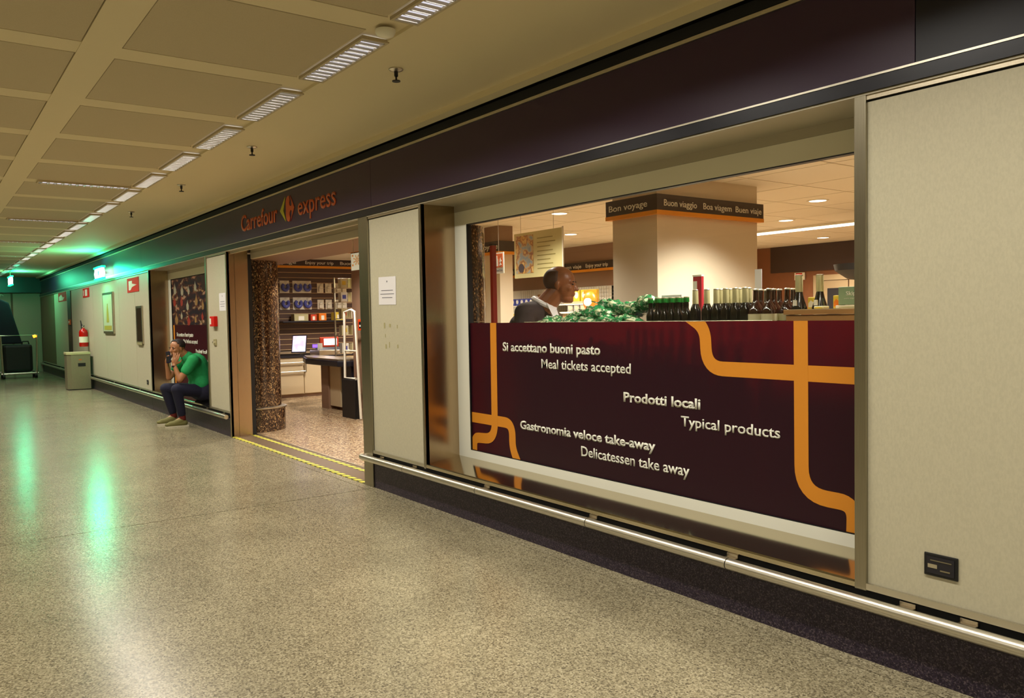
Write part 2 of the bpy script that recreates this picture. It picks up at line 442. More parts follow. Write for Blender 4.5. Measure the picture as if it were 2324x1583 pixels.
# ================================================================== SETTING
# ---- corridor floor: big terrazzo bays with joints
fl = tag(empty('floor'), kind='structure')
B('floor_bed', M_joint, fl, (END-1, NEAR, -6, 3.36, -.12, -.006))
xs = [NEAR, -6.70, -10.9, -15.1, -19.3, -23.5, -27.7, END-1]
for i in range(len(xs)-1):
    for y0, y1 in ((-6, -2.9), (-2.9, 3.235), (3.235, 3.36)):
        B('floor_slab', M_floor, fl, (xs[i+1]+.006, xs[i]-.006, y0+.004, y1-.004, -.1, 0))
# ---- corridor ceiling: plates, panels, fixtures' strip
ce = tag(empty('ceiling'), kind='structure')
CZ = 3.1
B('ceiling_plate', M_ceil, ce, (END-1, NEAR, -6, 3.22, CZ+.012, CZ+.2))
B('ceiling_strip', M_ceil, ce, (END-1, NEAR, 2.19, 3.22, CZ, CZ+.012))
# seams in the plain plaster strip are real steps
B('ceiling_edge_profile', M_ceil, ce, (END-1, NEAR, 3.20, 3.235, CZ-.045, CZ+.1))
B('ceiling_edge_lip', M_ceil, ce, (END-1, NEAR, 3.235, 3.29, CZ-.045, CZ-.03))
pan = MB().box(-.5, .5, -.5, .5, CZ+.004-3.1, CZ+.014-3.1)
# bevelled edge round each panel
pme = None
rows = [1.5, .28, -.94, -2.16, -3.38, -4.6]
for k in range(-7, 21):
    x = -5.75 - 1.24*k
    if x < END: break
    for yc in rows:
        if yc < -1 and x < -12: continue
        if pme is None:
            mb = MB().box(-.505, .505, -.505, .505, -.006, .012); first = mb.build('ceiling_panel', M_ceilp, ce, bevel=.004); pme = first.data; o = first
        else:
            o = bpy.data.objects.new('ceiling_panel', pme); COL.objects.link(o); o.parent = ce
        o.location = (x, yc, CZ+.002)
# raised strips between the panels along and across the corridor
for yc in (.89, -.33, -1.55, -2.77, -3.99):
    B('ceiling_rail', M_ceil, ce, (END-1, NEAR, yc-.10, yc+.10, CZ-.006, CZ+.012))
sme = None
for k in range(-7, 21):
    x = -5.13 - 1.24*k
    if x < END: break
    o = B('cross_strip', M_ceil, ce, (x-.105, x+.105, .99, 2.02, CZ-.003, CZ+.012))
    if x > -20: B('cross_strip', M_ceil, ce, (x-.105, x+.105, -.23, .79, CZ-.003, CZ+.012))
B('ceiling_rail', M_ceil, ce, (END-1, NEAR, 2.18, 2.20, CZ-.008, CZ+.012))

# ---- louvred fluorescent fixtures
def fixture():
    t = empty('ceiling_light')
    mb = MB()
    for a in ((-.46, .46, -.082, -.066), (-.46, .46, .066, .082), (-.46, -.445, -.066, .066), (.445, .46, -.066, .066)): mb.box(*a, -.014, .004)
    mb.build('frame', M_ceilp, t)
    B('diffuser', M_tube, t, (-.445, .445, -.066, .066, -.002, .003))
    mb = MB()
    for i in range(13):
        x = -.42+i*.07
        mb.prism([(x-.003, -.016), (x+.003, -.016), (x+.016, -.002), (x-.016, -.002)], 'y', -.064, .064)
    mb.build('louvre', M_louvre, t)
    return t
fx = fixture()
LABL = ['nearest the camera above the wide window', 'second in the row, above the left end of the wide window', 'third in the row, above the pale panel beside the doorway', 'fourth in the row, above the right half of the doorway', 'fifth in the row, above the shop lettering']
vis = [x for x in LAMP_X if -28 < x < -4]
for i, x in enumerate(LAMP_X):
    o = fx if i == 0 else copy_tree(fx)
    o.location = (x, 2.11, CZ-.002)
    k = vis.index(x) if x in vis else -1
    if 0 <= k < 5: lab = 'louvred fluorescent ceiling light, ' + LABL[k]
    elif k >= 5: lab = 'small distant louvred ceiling light, %s along the corridor row from the nearest' % ('sixth seventh eighth ninth tenth eleventh twelfth thirteenth fourteenth fifteenth sixteenth seventeenth eighteenth nineteenth twentieth'.split()[k-5])
    else: lab = 'louvred ceiling light of the corridor row behind the viewer'
    tag(o, lab, 'ceiling light', 'louvred lights in a row along the ceiling' if 0 <= k < 5 else ('distant lights of the corridor row' if k >= 5 else 'lights of the row behind the viewer'))
for i, x in enumerate((-10.09, -13.81, -17.53, -21.25)):
    o = copy_tree(fx); o.location = (x, 1.56, CZ-.009); o.rotation_euler = (0, 0, R(90))
    tag(o, ['crosswise slim ceiling light, the nearest of the crosswise ones', 'crosswise slim ceiling light, second of the crosswise ones', 'crosswise slim ceiling light, third and faint', 'crosswise slim ceiling light at the far end of the corridor'][i], 'ceiling light', 'crosswise ceiling lights')
# ---- sprinklers and smoke detector
spr = empty('sprinkler')
MB().lathe([(.045, 0), (.045, -.006), (.03, -.014), (.012, -.016)], n=16).build('escutcheon', M_chrome, spr, True)
MB().lathe([(.012, -.01), (.012, -.045), (.006, -.05), (.006, -.07), (.026, -.072), (.026, -.078)], n=12).build('head', M_black, spr, True)
for i, (x, w) in enumerate(((-4.54, 'nearest, above the wide window'), (-7.24, 'second, above the doorway'), (-9.64, 'third, small, above the shop lettering'), (-12.3, 'fourth, tiny, before the green glow'))):
    o = spr if i == 0 else copy_tree(spr)
    o.location = (x, 2.47, CZ)
    tag(o, 'black ceiling sprinkler with round rose, ' + w, 'sprinkler', 'ceiling sprinklers')
sd = empty('smoke_detector', (-3.95, 2.09, CZ-.005))
MB().lathe([(.055, 0), (.055, -.012), (.045, -.03), (.02, -.04)], n=20).build('housing', M_cream, sd, True)
tag(sd, 'white round smoke detector beside the nearest ceiling light', 'smoke detector')

# ---- shopfront wall
wr = tag(empty('wall_right'), kind='structure')
def panel(x0, x1, z0=.345, z1=2.44, w=wr, trims=True):
    B('wall_panel', M_wallpanel, w, (x0, x1, WY+.008, WY+.05, z0, z1))
    if trims:
        B('bottom_trim', M_chrome, w, (x0, x1, WY-.008, WY+.04, z0-.028, z0))
        B('top_trim', M_steel, w, (x0, x1, WY-.002, WY+.04, z1+.008, z1+.03))
panel(-6.715, -5.79); panel(-1.93, 1.2); panel(1.206, NEAR); panel(-11.83, -10.93)
for i, (a, b) in enumerate(((-15.39, -16.6), (-16.6, -18.1), (-18.1, -19.6), (-19.6, -21.1), (-21.1, -22.6), (-22.6, -24.4), (-24.4, -27.7), (-27.7, END))):
    panel(b+.004, a-.004, trims=False)
    if a < -24.5:
        for o in wr.children[-1:]: o.data.materials[0] = mat('brown_laminate', '6a583f', .5)
B('bottom_trim', M_chrome, wr, (END, -15.39, WY-.008, WY+.04, .317, .345))
B('top_trim', M_steel, wr, (END, -15.39, WY-.002, WY+.04, 2.448, 2.47))
B('top_void', M_void, wr, (-1.93, NEAR, WY+.012, WY+.04, 2.44, 2.448))
# posts
B('door_post', M_post, wr, (-6.90, -6.72, WY-.012, WY+.12, 0, 2.475), bevel=.004)
B('corner_post', M_post, wr, (-5.79, -5.76, WY-.008, WY+.03, .31, 2.475))
B('corner_post', M_post, wr, (-1.985, -1.93, WY-.008, WY+.06, .31, 2.475), bevel=.004)
B('corner_post', M_post, wr, (-11.88, -11.83, WY-.008, WY+.06, .31, 2.475))
B('corner_post', M_post, wr, (-10.93, -10.90, WY-.008, WY+.03, 0, 2.475))
B('corner_post', M_post, wr, (-15.39, -15.36, WY-.008, WY+.03, .31, 2.475))
# recess behind the guard rail
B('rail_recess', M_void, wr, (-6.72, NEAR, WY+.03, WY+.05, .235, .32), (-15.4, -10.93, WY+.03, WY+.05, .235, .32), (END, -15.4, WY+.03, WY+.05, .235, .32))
# wall body above the windows
B('wall_core', M_taupe, wr, (-5.76, -1.96, GY+.06, GY+.16, 2.42, 3.1), (-6.9, -5.76, WY+.05, GY+.16, 2.52, 3.1), (-15.36, -11.86, GY+.06, GY+.16, 2.42, 3.1), (-5.76, -1.96, GY+.06, GY+.10, 0, .38), (-15.36, -11.86, GY+.06, GY+.16, 0, .38), (-1.93, NEAR, WY+.05, GY+.16, 0, 3.1), (-6.74, -5.80, WY+.05, GY-.02, 0, 2.5), (END, -15.4, WY+.05, GY+.16, 0, 3.1))
# ---- plinth
bb = tag(empty('baseboard_right'), kind='structure')
for a, b in ((-6.715, .6), (.6, NEAR), (-15.4, -13.1), (-13.1, -10.93), (-17.8, -15.4), (-20.2, -17.8), (-22.6, -20.2), (-25, -22.6), (-28, -25), (END, -28)):
    mb = MB().box(a+.003, b-.003, WY, WY+.05, 0, .232)
    mb.box(a+.003, b-.003, WY, WY+.05, .232, .236)
    mb.build('plinth_slab', M_plinth, bb)

# ---- fascia band
fa = tag(empty('trim_1'), kind='structure')
for a, b, m in ((-6.645, -1.72, M_fascia), (-15.9, -6.645, M_fascia), (END, -15.9, M_fascia), (-1.72, 1.6, M_navy), (1.6, NEAR, M_navy)):
    B('fascia_panel', m, fa, (a+.002, b-.002, WY, WY+.05, 2.548, 2.965))
B('chrome_edge', M_chrome, fa, (END, NEAR, WY-.014, WY+.02, 2.966, 2.986))
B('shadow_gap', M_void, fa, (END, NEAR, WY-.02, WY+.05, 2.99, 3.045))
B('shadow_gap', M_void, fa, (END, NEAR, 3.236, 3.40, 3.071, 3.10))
B('lower_channel', mat('blue_black_channel', '0a0b1c', .3), fa, (END, NEAR, WY-.02, WY+.05, 2.478, 2.536))
B('chrome_edge', M_chrome, fa, (END, NEAR, WY-.024, WY+.05, 2.537, 2.546))
B('lower_lip', M_soffit, fa, (END, NEAR, WY-.01, WY+.32, 2.468, 2.477))

# ---- guard rails
def guard(x0, x1, joints, brk, label, end0=True):
    t = empty('guard_rail', (x1, WY-.05, .27)); tag(t, label, 'guard rail')
    z = 0; xs_ = [x0] + sorted(joints) + [x1]
    for i in range(len(xs_)-1):
        a = xs_[i]-x1+.003; b = xs_[i+1]-x1-.003
        mb = MB()
        # flattened round section
        prof = []
        for k in range(14):
            an = 2*math.pi*k/14; prof.append((.030*math.cos(an), .030*math.sin(an)))
        mb.prism(prof, 'x', a, b); mb.build('rail_tube', M_chrome, t, True)
    mb = MB().ell((x0-x1, 0, 0), (.05, .03, .03)); mb.build('end_cap', M_chrome, t, True)
    for x in brk:
        mb = MB().box(x-.035-x1, x+.035-x1, .0, .085, .0, .014)
        mb.box(x-.035-x1, x+.035-x1, .07, .085, -.03, .03)
        mb.build('bracket', M_steel, t, bevel=.003)
    MB().tube([(x0-x1-.01, 0, 0), (x0-x1-.03, .045, 0), (x0-x1-.005, .08, 0)], .026).build('return_bend', M_chrome, t, True)
    return t
guard(-6.85, NEAR, [-6.05, -4.94, -3.72, -2.65, -.9, 1.2, 3.3], [-6.6, -6.0, -4.92, -3.75, -2.68, -1.76, -1.51, -.3, .9, 2.1, 3.3], 'long round steel guard rail along the dark plinth under the wide window')
g2 = guard(END+.1, -10.95, [-28, -25, -22.5, -20, -17.6, -15.3, -12.0], [-27, -24, -21.5, -19, -16.5, -14, -12.1, -11.3], 'far steel guard rail running from the seated man to the corridor end')

# ---- windows
def window(name, xl, xr, texts, film_w):
    w = tag(empty(name), kind='structure')
    gl = xl+.175; gr = xr-.175
    # cream frame members
    B('frame', M_cream, w, (xl, xr, GY-.0, GY+.05, 2.305, 2.416), (xl, xr, GY, GY+.05, .383, .45), (xl, gl, GY, GY+.05, .45, 2.305), (gr, xr, GY, GY+.05, .45, 2.305))
    B('gasket', M_black, w, (gl, gl+.012, GY+.002, GY+.045, .45, 2.305), (gl, gr, GY+.002, GY+.045, 2.298, 2.305), (gl, gr, GY+.002, GY+.045, .45, .454))
    B('head_panel', M_soffit, w, (xl, xr, GY-.002, GY+.05, 2.417, 2.468))
    MB().prism([(WY-.006, .317), (WY-.006, .338), (WY+.004, .345), (GY, .384), (GY, .30), (WY+.02, .30)], 'x', xl, xr).build('sill', M_sill, w)
    B('jamb_lining', M_jamb, w, (xl-.02, xl, WY, GY, .335, 2.468))
    B('jamb_lining', M_jamb, w, (xr, xr+.02, WY+.03, GY, .335, 2.468))
    B('pane', M_glass, w, (gl, gr, GY+.02, GY+.026, .45, 2.305))
    f = B('window_film', M_film, w, (gl+.012, gr, GY+.0135, GY+.0145, .454, 1.497))
    return w, f, gl, gr
y_s = GY+.0128
w1, film1, gl, gr = window('window_1', -5.76, -1.985, None, None)
NST = [0]
def stripe(pts, rad, film, dx=0, w=.083, name='orange_line'):
    NST[0] += 1; e = .0006*(NST[0] % 2)
    mb = MB(); ribbon(mb, fillet([(x+dx, z) for x, z in pts], rad), w, y_s, y_s-.0008-e)
    o = mb.build(name, M_orange, film); bm = bmesh.new(); bm.from_mesh(o.data)
    lo, hi = ((-5.572, -2.162) if film is film1 else (-15.17, -12.07))
    for co, no in (((0, 0, 1.4965), (0, 0, 1)), ((0, 0, .4555), (0, 0, -1)), ((lo, 0, 0), (-1, 0, 0)), ((hi, 0, 0), (1, 0, 0))):
        g = bmesh.ops.bisect_plane(bm, geom=bm.verts[:]+bm.edges[:]+bm.faces[:], plane_co=co, plane_no=no, clear_outer=True)
        bmesh.ops.holes_fill(bm, edges=[e for e in g['geom_cut'] if isinstance(e, bmesh.types.BMEdge)])
    bm.to_mesh(o.data); bm.free(); return o
stripe([(-5.243, 1.52), (-5.249, .575), (-5.545, .557), (-5.55, .43)], .13, film1)
stripe([(-5.6, .723), (-5.015, .722), (-5.015, .53), (-4.95, .43)], .14, film1)
stripe([(-2.483, 1.52), (-2.481, .60), (-2.185, .598), (-2.19, .43)], .16, film1, name='orange_line')
stripe([(-3.24, 1.535), (-3.112, 1.46), (-3.10, 1.228), (-2.14, 1.227)], .15, film1, name='orange_line')
yt = GY+.0118
TX = [('Si accettano buoni pasto', -5.118, -4.002, 1.279, .07, .026), ('Meal tickets accepted', -4.636, -3.717, 1.165, .07, .014),
      ('Prodotti locali', -3.786, -3.149, .985, .063, .028), ('Typical products', -3.299, -2.608, .874, .063, .014),
      ('Gastronomia veloce take-away', -4.908, -3.511, .694, .066, .026), ('Delicatessen take away', -4.21, -3.237, .576, .072, .014)]
for t, a, b, z, h, bo in TX: text(t, 'lettering', M_white, film1, a, b, z, h, 'Y', yt, bo, .002)
# printed scuffs left out; second window
w2, film2, gl2, gr2 = window('window_2', -15.36, -11.88, None, None)
for t, a, b, z, h, bo in (('Si accettano buoni pasto', -14.92, -13.88, 1.30, .07, .022), ('Meal tickets accepted', -14.5, -13.63, 1.19, .07, .004), ('Prodotti locali', -13.75, -13.12, 1.04, .063, .022),
                          ('Typical products', -13.26, -12.57, .9, .063, .004)):
    text(t, 'lettering', M_white, film2, a, b, z, h, 'Y', yt, bo, .002)
stripe([(-15.10, 1.496), (-15.10, .455)], .1, film2)
B('deli_photograph', M_ham, w2, (gl2+.012, gr2, GY+.0135, GY+.0145, 1.499, 2.29))
random.seed(11)
for i in range(15):
    x = -14.95+(i % 5)*.42+random.uniform(-.06, .06); z = 2.12-(i//5)*.25+random.uniform(-.05, .05); h = random.uniform(.10, .15); w = h*random.uniform(1.2, 1.9)
    m = (mat('printed_ham_brown', '8f6a3c', .5), mat('printed_ham_red', '8c2a1c', .5), mat('printed_ham_pale', '9a937a', .5))[random.randrange(3)]
    MB().prism([(x, z+h*.7), (x+w*.12, z+h*.35), (x+w*.42, z-h*.1), (x+w*.3, z-h*.55), (x-.02, z-h*.7), (x-w*.35, z-h*.45), (x-w*.4, z), (x-w*.12, z+h*.35)], 'y', GY+.0125, GY+.0132).build('printed_ham', m, w2)
B('printed_shelf', M_black_print, w2, (-13.3, gr2, GY+.0122, GY+.0131, 2.05, 2.27), (-13.2, gr2, GY+.0122, GY+.0131, 1.52, 1.60), (-13.2, gr2, GY+.0122, GY+.0131, 1.63, 1.70))
# ---- doorway
d1 = tag(empty('door_1'), kind='structure')
B('jamb_lining', M_jamb, d1, (-10.92, -10.90, WY, WY+.10, 0, 2.468))
B('jamb_lining', M_jamb, d1, (-10.92, -10.90, WY+.104, GY-.04, 0, 2.468))
B('jamb_rubber', M_black, d1, (-10.93, -10.895, GY-.04, GY+.01, 0, 2.44))
B('jamb_lining', M_jamb, d1, (-6.90, -6.88, WY+.12, GY, 0, 2.468))
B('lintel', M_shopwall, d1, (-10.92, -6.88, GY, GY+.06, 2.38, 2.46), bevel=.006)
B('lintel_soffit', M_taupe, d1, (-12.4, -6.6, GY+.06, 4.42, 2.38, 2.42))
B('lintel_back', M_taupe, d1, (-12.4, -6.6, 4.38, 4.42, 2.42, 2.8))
B('head_panel', M_soffit, d1, (-10.9, -6.9, WY+.05, WY+.08, 2.44, 2.468))
B('mirror_soffit', M_sill, d1, (-10.9, -6.9, WY+.08, GY, 2.458, 2.466))
B('threshold', mat('worn_threshold', '6e5a42', .4, metal=.3), d1, (-10.9, -6.9, 3.36, 3.70, -.02, .003))
B('threshold_edge', M_steel, d1, (-10.9, -6.9, 3.68, 3.70, -.01, .008))
for y, lab in ((3.33, 'outer'), (3.585, 'inner')):
    o = B('hazard_tape', M_tape, None, (-10.88, -6.92, y, y+.05, .0035 if y > 3.4 else .0008, .006 if y > 3.4 else .0075))
    tag(o, 'yellow and black hazard tape on the %s edge of the doorway threshold' % lab, 'tape', 'hazard tapes')

# ---- shop sign lettering
sg = empty('shop_sign', (-8.8, WY, 2.65))
tag(sg, 'orange Carrefour express lettering with arrow emblem on the dark fascia'.replace('Carrefour express ', 'shop name '), 'sign')
def rel(o, root):   # keep world coordinates of a part built in place
    o.parent = root; o.matrix_parent_inverse = Matrix.Translation(root.location).inverted(); return o
rel(text('Carrefour', 'lettering', M_orangesign, None, -10.235, -8.975, 2.665, .205, 'Y', WY-.0005, .012, .006), sg)
rel(text('express', 'lettering', M_orangesign, None, -8.36, -7.39, 2.662, .205, 'Y', WY-.0005, .008, .006), sg)
mb = MB().prism([(-8.885, 2.765), (-8.72, 2.905), (-8.735, 2.86), (-8.785, 2.765), (-8.735, 2.68), (-8.715, 2.635)], 'y', WY-.006, WY-.0005)
rel(mb.build('emblem_left', M_yellowgreen, None), sg)
# right half: pointed shape with the letter cut out of it
def arc(cx, cz, rx, rz, a0, a1, n=10): return [(cx+rx*math.cos(R(a0+(a1-a0)*i/n)), cz+rz*math.sin(R(a0+(a1-a0)*i/n))) for i in range(n+1)]
upper = [(-8.70, 2.765)] + arc(-8.60, 2.83, .10, .085, 180, 75, 8) + [(-8.565, 2.895), (-8.565, 2.86)] + arc(-8.585, 2.835, .03, .03, 60, 270, 6) + [(-8.575, 2.79), (-8.60, 2.775), (-8.60, 2.765)]
mb = MB()
left = [(-8.70, 2.765)] + arc(-8.62, 2.83, .085, .075, 175, 80, 8) + [(-8.59, 2.86), (-8.605, 2.83), (-8.59, 2.80), (-8.565, 2.785), (-8.565, 2.745), (-8.59, 2.73), (-8.605, 2.70), (-8.59, 2.665)] + arc(-8.62, 2.70, .085, .075, 280, 185, 8)
mb.prism(left, 'y', WY-.006, WY-.0005)
mb.prism([(-8.565, 2.785), (-8.53, 2.795), (-8.535, 2.835), (-8.55, 2.862), (-8.575, 2.905), (-8.46, 2.765), (-8.575, 2.625), (-8.55, 2.668), (-8.535, 2.695), (-8.53, 2.735), (-8.565, 2.745)], 'y', WY-.0062, WY-.0007)
rel(mb.build('emblem_right', M_orangesign, None), sg)

# ---- far end of the corridor, opposite wall
we = tag(empty('wall_end'), kind='structure')
B('end_panel', M_wallpanel, we, (END-.05, END, 2.55, 3.33, 0, 2.58))
for y in (-.2, -2.9, -5.6):
    B('end_panel', M_wallpanel, we, (END-.05, END, y, y+2.69, 0, 2.58))
B('bulkhead', mat('dark_bulkhead', '0c1014', .3), we, (END-.05, END+.25, -6, 3.33, 2.6, 3.1))
B('end_core', M_taupe, we, (END-.2, END-.06, -6, 3.8, 0, 3.1))
wl = tag(empty('wall_left'), kind='structure')
for i in range(18):
    B('wall_panel', M_wallpanel, wl, (END+i*2.0+.005, END+(i+1)*2.0-.005, -6.05, -6.0, .1, 3.1))
B('wall_core', M_plinth, wl, (END, NEAR, -6.2, -6.051, 0, 3.1), (END, NEAR, -6.05, -5.98, 0, .1))
wb = tag(empty('wall_near'), kind='structure')
B('wall_panel', M_wallpanel, wb, (NEAR, NEAR+.05, -6, 3.5, 0, 3.1))
# dark alcove pillar near the corridor end
B('alcove_post', mat('dark_brown_post', '3b2c20', .5), wr, (-25.0, -24.4, WY-.012, WY+.008, 0.35, 2.44))

# ================================================================== SHOP INTERIOR
SZ = 2.8
XL = -16.2; XR = .4; YB = 13.8
fs = tag(empty('floor'), kind='structure')
B('floor_bed', M_joint, fs, (XL, XR, 3.70, YB, -.12, -.006))
for i in range(6):
    for j in range(4):
        x0 = XL+i*(XR-XL)/6; x1 = XL+(i+1)*(XR-XL)/6; y0 = 3.70+j*(YB-3.70)/4; y1 = 3.70+(j+1)*(YB-3.70)/4
        B('floor_slab', M_floor2, fs, (x0+.003, x1-.003, y0+.003, y1-.003, -.1, 0))
cs = tag(empty('ceiling'), kind='structure')
B('ceiling_grid', M_grid, cs, (XL-.1, XR+.1, 3.81, YB+.1, SZ+.01, SZ+.15))
tme = None
nx = 19; ny = 12; dx = (XR-XL)/nx; dy = (YB-3.81)/ny
for i in range(nx):
    for j in range(ny):
        if tme is None:
            o = MB().box(-dx/2+.008, dx/2-.008, -dy/2+.008, dy/2-.008, -.006, .012).build('ceiling_tile', M_shopceil, cs); tme = o.data
        else:
            o = bpy.data.objects.new('ceiling_tile', tme); COL.objects.link(o); o.parent = cs
        o.location = (XL+(i+.5)*dx, 3.81+(j+.5)*dy, SZ)
# downlights
dl = empty('downlight')
mb = MB().lathe([(.12, 0), (.12, -.006), (.095, -.008), (.095, -.002)], n=20); mb.build('ring', M_whiteprod, dl, True)
MB().lathe([(.094, -.003), (.09, -.0065)], n=20).build('lens', M_glow, dl)
DLW = {0: 'above the hanging poster, largest on the left', 1: 'second, left of the plaster pillar', 3: 'seen over the top of the poster', 4: 'nearest to the right of the pillar', 5: 'second to the right of the pillar', 15: 'small, behind the pillar', 2: 'small, close to the poster edge', 8: 'over the checkout', 9: 'over the slatted wall'}
for i, (x, y) in enumerate(SHOP_LAMPS+FILL_LAMPS):
    o = dl if i == 0 else copy_tree(dl)
    o.location = (x, y, SZ-.006)
    if i in (5,): lab = 'tiny round downlight on the shop ceiling above the dark wall panel'
    elif i in DLW: lab = 'round white downlight on the shop ceiling, ' + DLW[i]
    else: lab = 'unseen round shop downlight behind the shopfront'  # covers the rings of the added fill spots too
    tag(o, lab, 'downlight', 'round downlights in the shop ceiling')
sl = empty('strip_light', (-6.95, 10.7, SZ-.02))
B('housing', M_whiteprod, sl, (-2.2, 2.2, -.13, .13, -.02, .012)); B('diffuser', M_glow, sl, (-2.18, 2.18, -.09, .09, -.035, -.021))
tag(sl, 'long bright strip light on the shop ceiling right of the pillar', 'strip light')

# walls of the shop
ws = tag(empty('wall_back'), kind='structure')
B('wall_plaster', M_shopwhite, ws, (XL, -10.25, 9.8, 9.95, 0, 2.05)); B('wall_plaster', M_taupe, ws, (XL, -10.25, 9.79, 9.95, 2.051, SZ))
B('wall_plaster', M_brownwall, ws, (-10.4, XR, YB-.15, YB, 0, SZ), (XR, XR+.1, 3.81, YB, 0, SZ))
B('wall_plaster', M_shopwall, ws, (-10.4, -10.25, 9.8, YB-.15, 0, SZ))
dp = B('wood_panel', M_darkpanel, ws, (-9.9, -5.5, YB-.19, YB-.15, 2.29, 2.79))
# white double door far back
d2 = tag(empty('door_2', (-8.6, YB-.15, 0)), kind='structure')
B('frame', mat('beige_door_frame', 'b39a75', .5), d2, (-.35, -.27, -.05, 0, 0, 2.2), (1.0, 1.08, -.05, 0, 0, 2.2), (-.27, 1.0, -.05, 0, 2.1, 2.2))
for x in (-.26, .375):
    B('door_leaf', mat('beige_door_leaf', 'a68d69', .5), d2, (x, x+.61, -.04, -.012, .01, 2.09)); B('window_pane', M_darkgrey, d2, (x+.2, x+.45, -.045, -.036, 1.2, 1.95))
# left slat wall, cabinets
wsl = tag(empty('wall_left'), kind='structure')
B('wall_board', M_slat, wsl, (XL, XL+.12, 3.81, 9.8, 0, 2.8))
for i in range(17):
    z = .95+i*.105
    sm_ = MB().prism([(XL+.12, z), (XL+.138, z), (XL+.138, z+.088), (XL+.12, z+.092)], 'y', 4.2, 9.7).build('slat', M_slat, wsl)
    MB().box(XL+.12, XL+.145, 4.2, 9.7, z-.012, z).build('slat_lip', M_slatlip, wsl)
XS = XL+.145
bn = empty('greeting_band', (XS, 7.0, 2.6)); tag(bn, 'dark greeting band with amber lower edge along the slatted wall behind the checkout', 'sign')
rel(B('board', M_black_print, None, (XS, XS+.03, 4.3, 9.6, 2.66, 2.80)), bn); rel(B('lower_edge', M_band_orange, None, (XS, XS+.034, 4.3, 9.6, 2.61, 2.658)), bn)
for t, a, b in (('Bon voyage', 5.50, 6.30), ('Enjoy your trip', 6.5, 7.12), ('Buon viaggio', 7.27, 7.95)):
    rel(text(t, 'lettering', M_white, None, a, b, 2.695, .068, 'X', XS+.031, .008, .002), bn)

def copyat(o, loc, rz=0, parent=None):
    c = copy_tree(o, parent); c.location = loc; c.rotation_euler = (0, 0, rz); return c
# ---- hanging packs on the slat wall
def blister(name, m, w, h, d):
    t = empty(name)
    MB().box(.004, .006, -w/2, w/2, 0, h).build('card', M_whiteprod, t)
    if d > .1: MB().tube([(d*.5, w*.30*math.cos(R(a)), h*.48+h*.26*math.sin(R(a))) for a in range(-235, 56, 29)], w*.17, 8).build('contents', m, t, True)
    else: MB().box(.006, .05, -w*.3, w*.3, h*.12, h*.45).ell((.03, 0, h*.6), (.03, w*.3, h*.17), n=10, m=8).build('contents', m, t)
    MB().tube([(-.02, 0, h*.93), (d+.05, 0, h*.93)], .004, 6).build('hook', M_chrome, t)
    return t
b_blue = blister('travel_pillow_pack', M_blueprod, .20, .25, .12); b_wh = blister('white_gadget_pack', M_whiteprod, .14, .2, .07)
sp = []
for r_, z in enumerate((2.10, 1.76)):
    for c_, (y, kind) in enumerate(((6.05, 0), (6.32, 0), (6.52, 0), (6.82, 1), (7.0, 1), (7.22, 1), (7.34, 1))):
        sp.append((y, z, kind, r_, c_))
used = {0: False, 1: False}
for y, z, kind, r_, c_ in sp:
    src = b_blue if kind == 0 else b_wh
    if not used[kind]: o = src; used[kind] = True
    else: o = copy_tree(src)
    o.location = (XS+.002, y, z)
    row = 'upper' if r_ == 0 else 'lower'
    if kind == 0: lab = 'blue travel pillow pack hung on the slatted wall, %s row, %s' % (row, ['nearest the stone column', 'middle of three', 'right of three'][c_])
    else: lab = 'small white gadget pack hung on the slatted wall, %s row, %s of four' % (row, ['first', 'second', 'third', 'last'][c_-3])
    tag(o, lab, 'package', 'packs hung on the slatted wall')
sh = B('wall_shelf', M_darkgrey, None, (XS, XS+.28, 5.9, 7.35, 1.50, 1.525)); tag(sh, 'dark shelf clipped to the slatted wall carrying small boxes', 'shelf')
for i, (y, w, h, m, lab) in enumerate(((6.15, .3, .14, M_foil, 'long pale gold box lying on the dark wall shelf'), (6.50, .13, .13, M_redprod, 'dark red packet beside the gold box on the wall shelf'), (6.68, .16, .15, M_orangeprod, 'orange-red box in the middle of the wall shelf'), (7.02, .2, .17, M_yellowprod, 'bright yellow box at the right of the wall shelf'))):
    o = MB().box(XS+.06, XS+.24, y, y+w, 1.525, 1.525+h).build('product_box', m, None, bevel=.006)
    B('print_label', M_whiteprod, None, (XS+.2405, XS+.242, y+w*.3, y+w*.7, 1.54, 1.525+h*.7)).parent = o
    tag(o, lab, 'box', 'boxes on the dark wall shelf')
# ---- back counter with cabinets
bc = empty('back_counter', (-15.75, 6.6, 0)); tag(bc, 'cream cabinet counter with steel rail below the slatted wall', 'counter')
B('body', M_cab, bc, (-.29, .13, -2.2, 1.0, .06, .80)); B('plinth', M_taupe, bc, (-.29, .10, -2.2, 1.0, 0, .06))
B('worktop', M_steel, bc, (-.29, .2, -2.2, 1.0, .88, .915)); B('apron', M_darkgrey, bc, (-.29, .17, -2.2, 1.0, .80, .88))
for y in (-1.45, -.92, -.36, .2): B('door', M_cab, bc, (.131, .15, y+.004, y+.54, .075, .79))
for z in (.70, .52): MB().tube([(.19, -1.0, z), (.19, -.33, z)], .012, 8).build('towel_rail', M_chrome, bc, True)
MB().tube([(.15, -.34, .72), (.20, -.34, .72), (.20, -.34, .5), (.15, -.34, .5)], .012, 8).build('rail_bracket', M_chrome, bc)
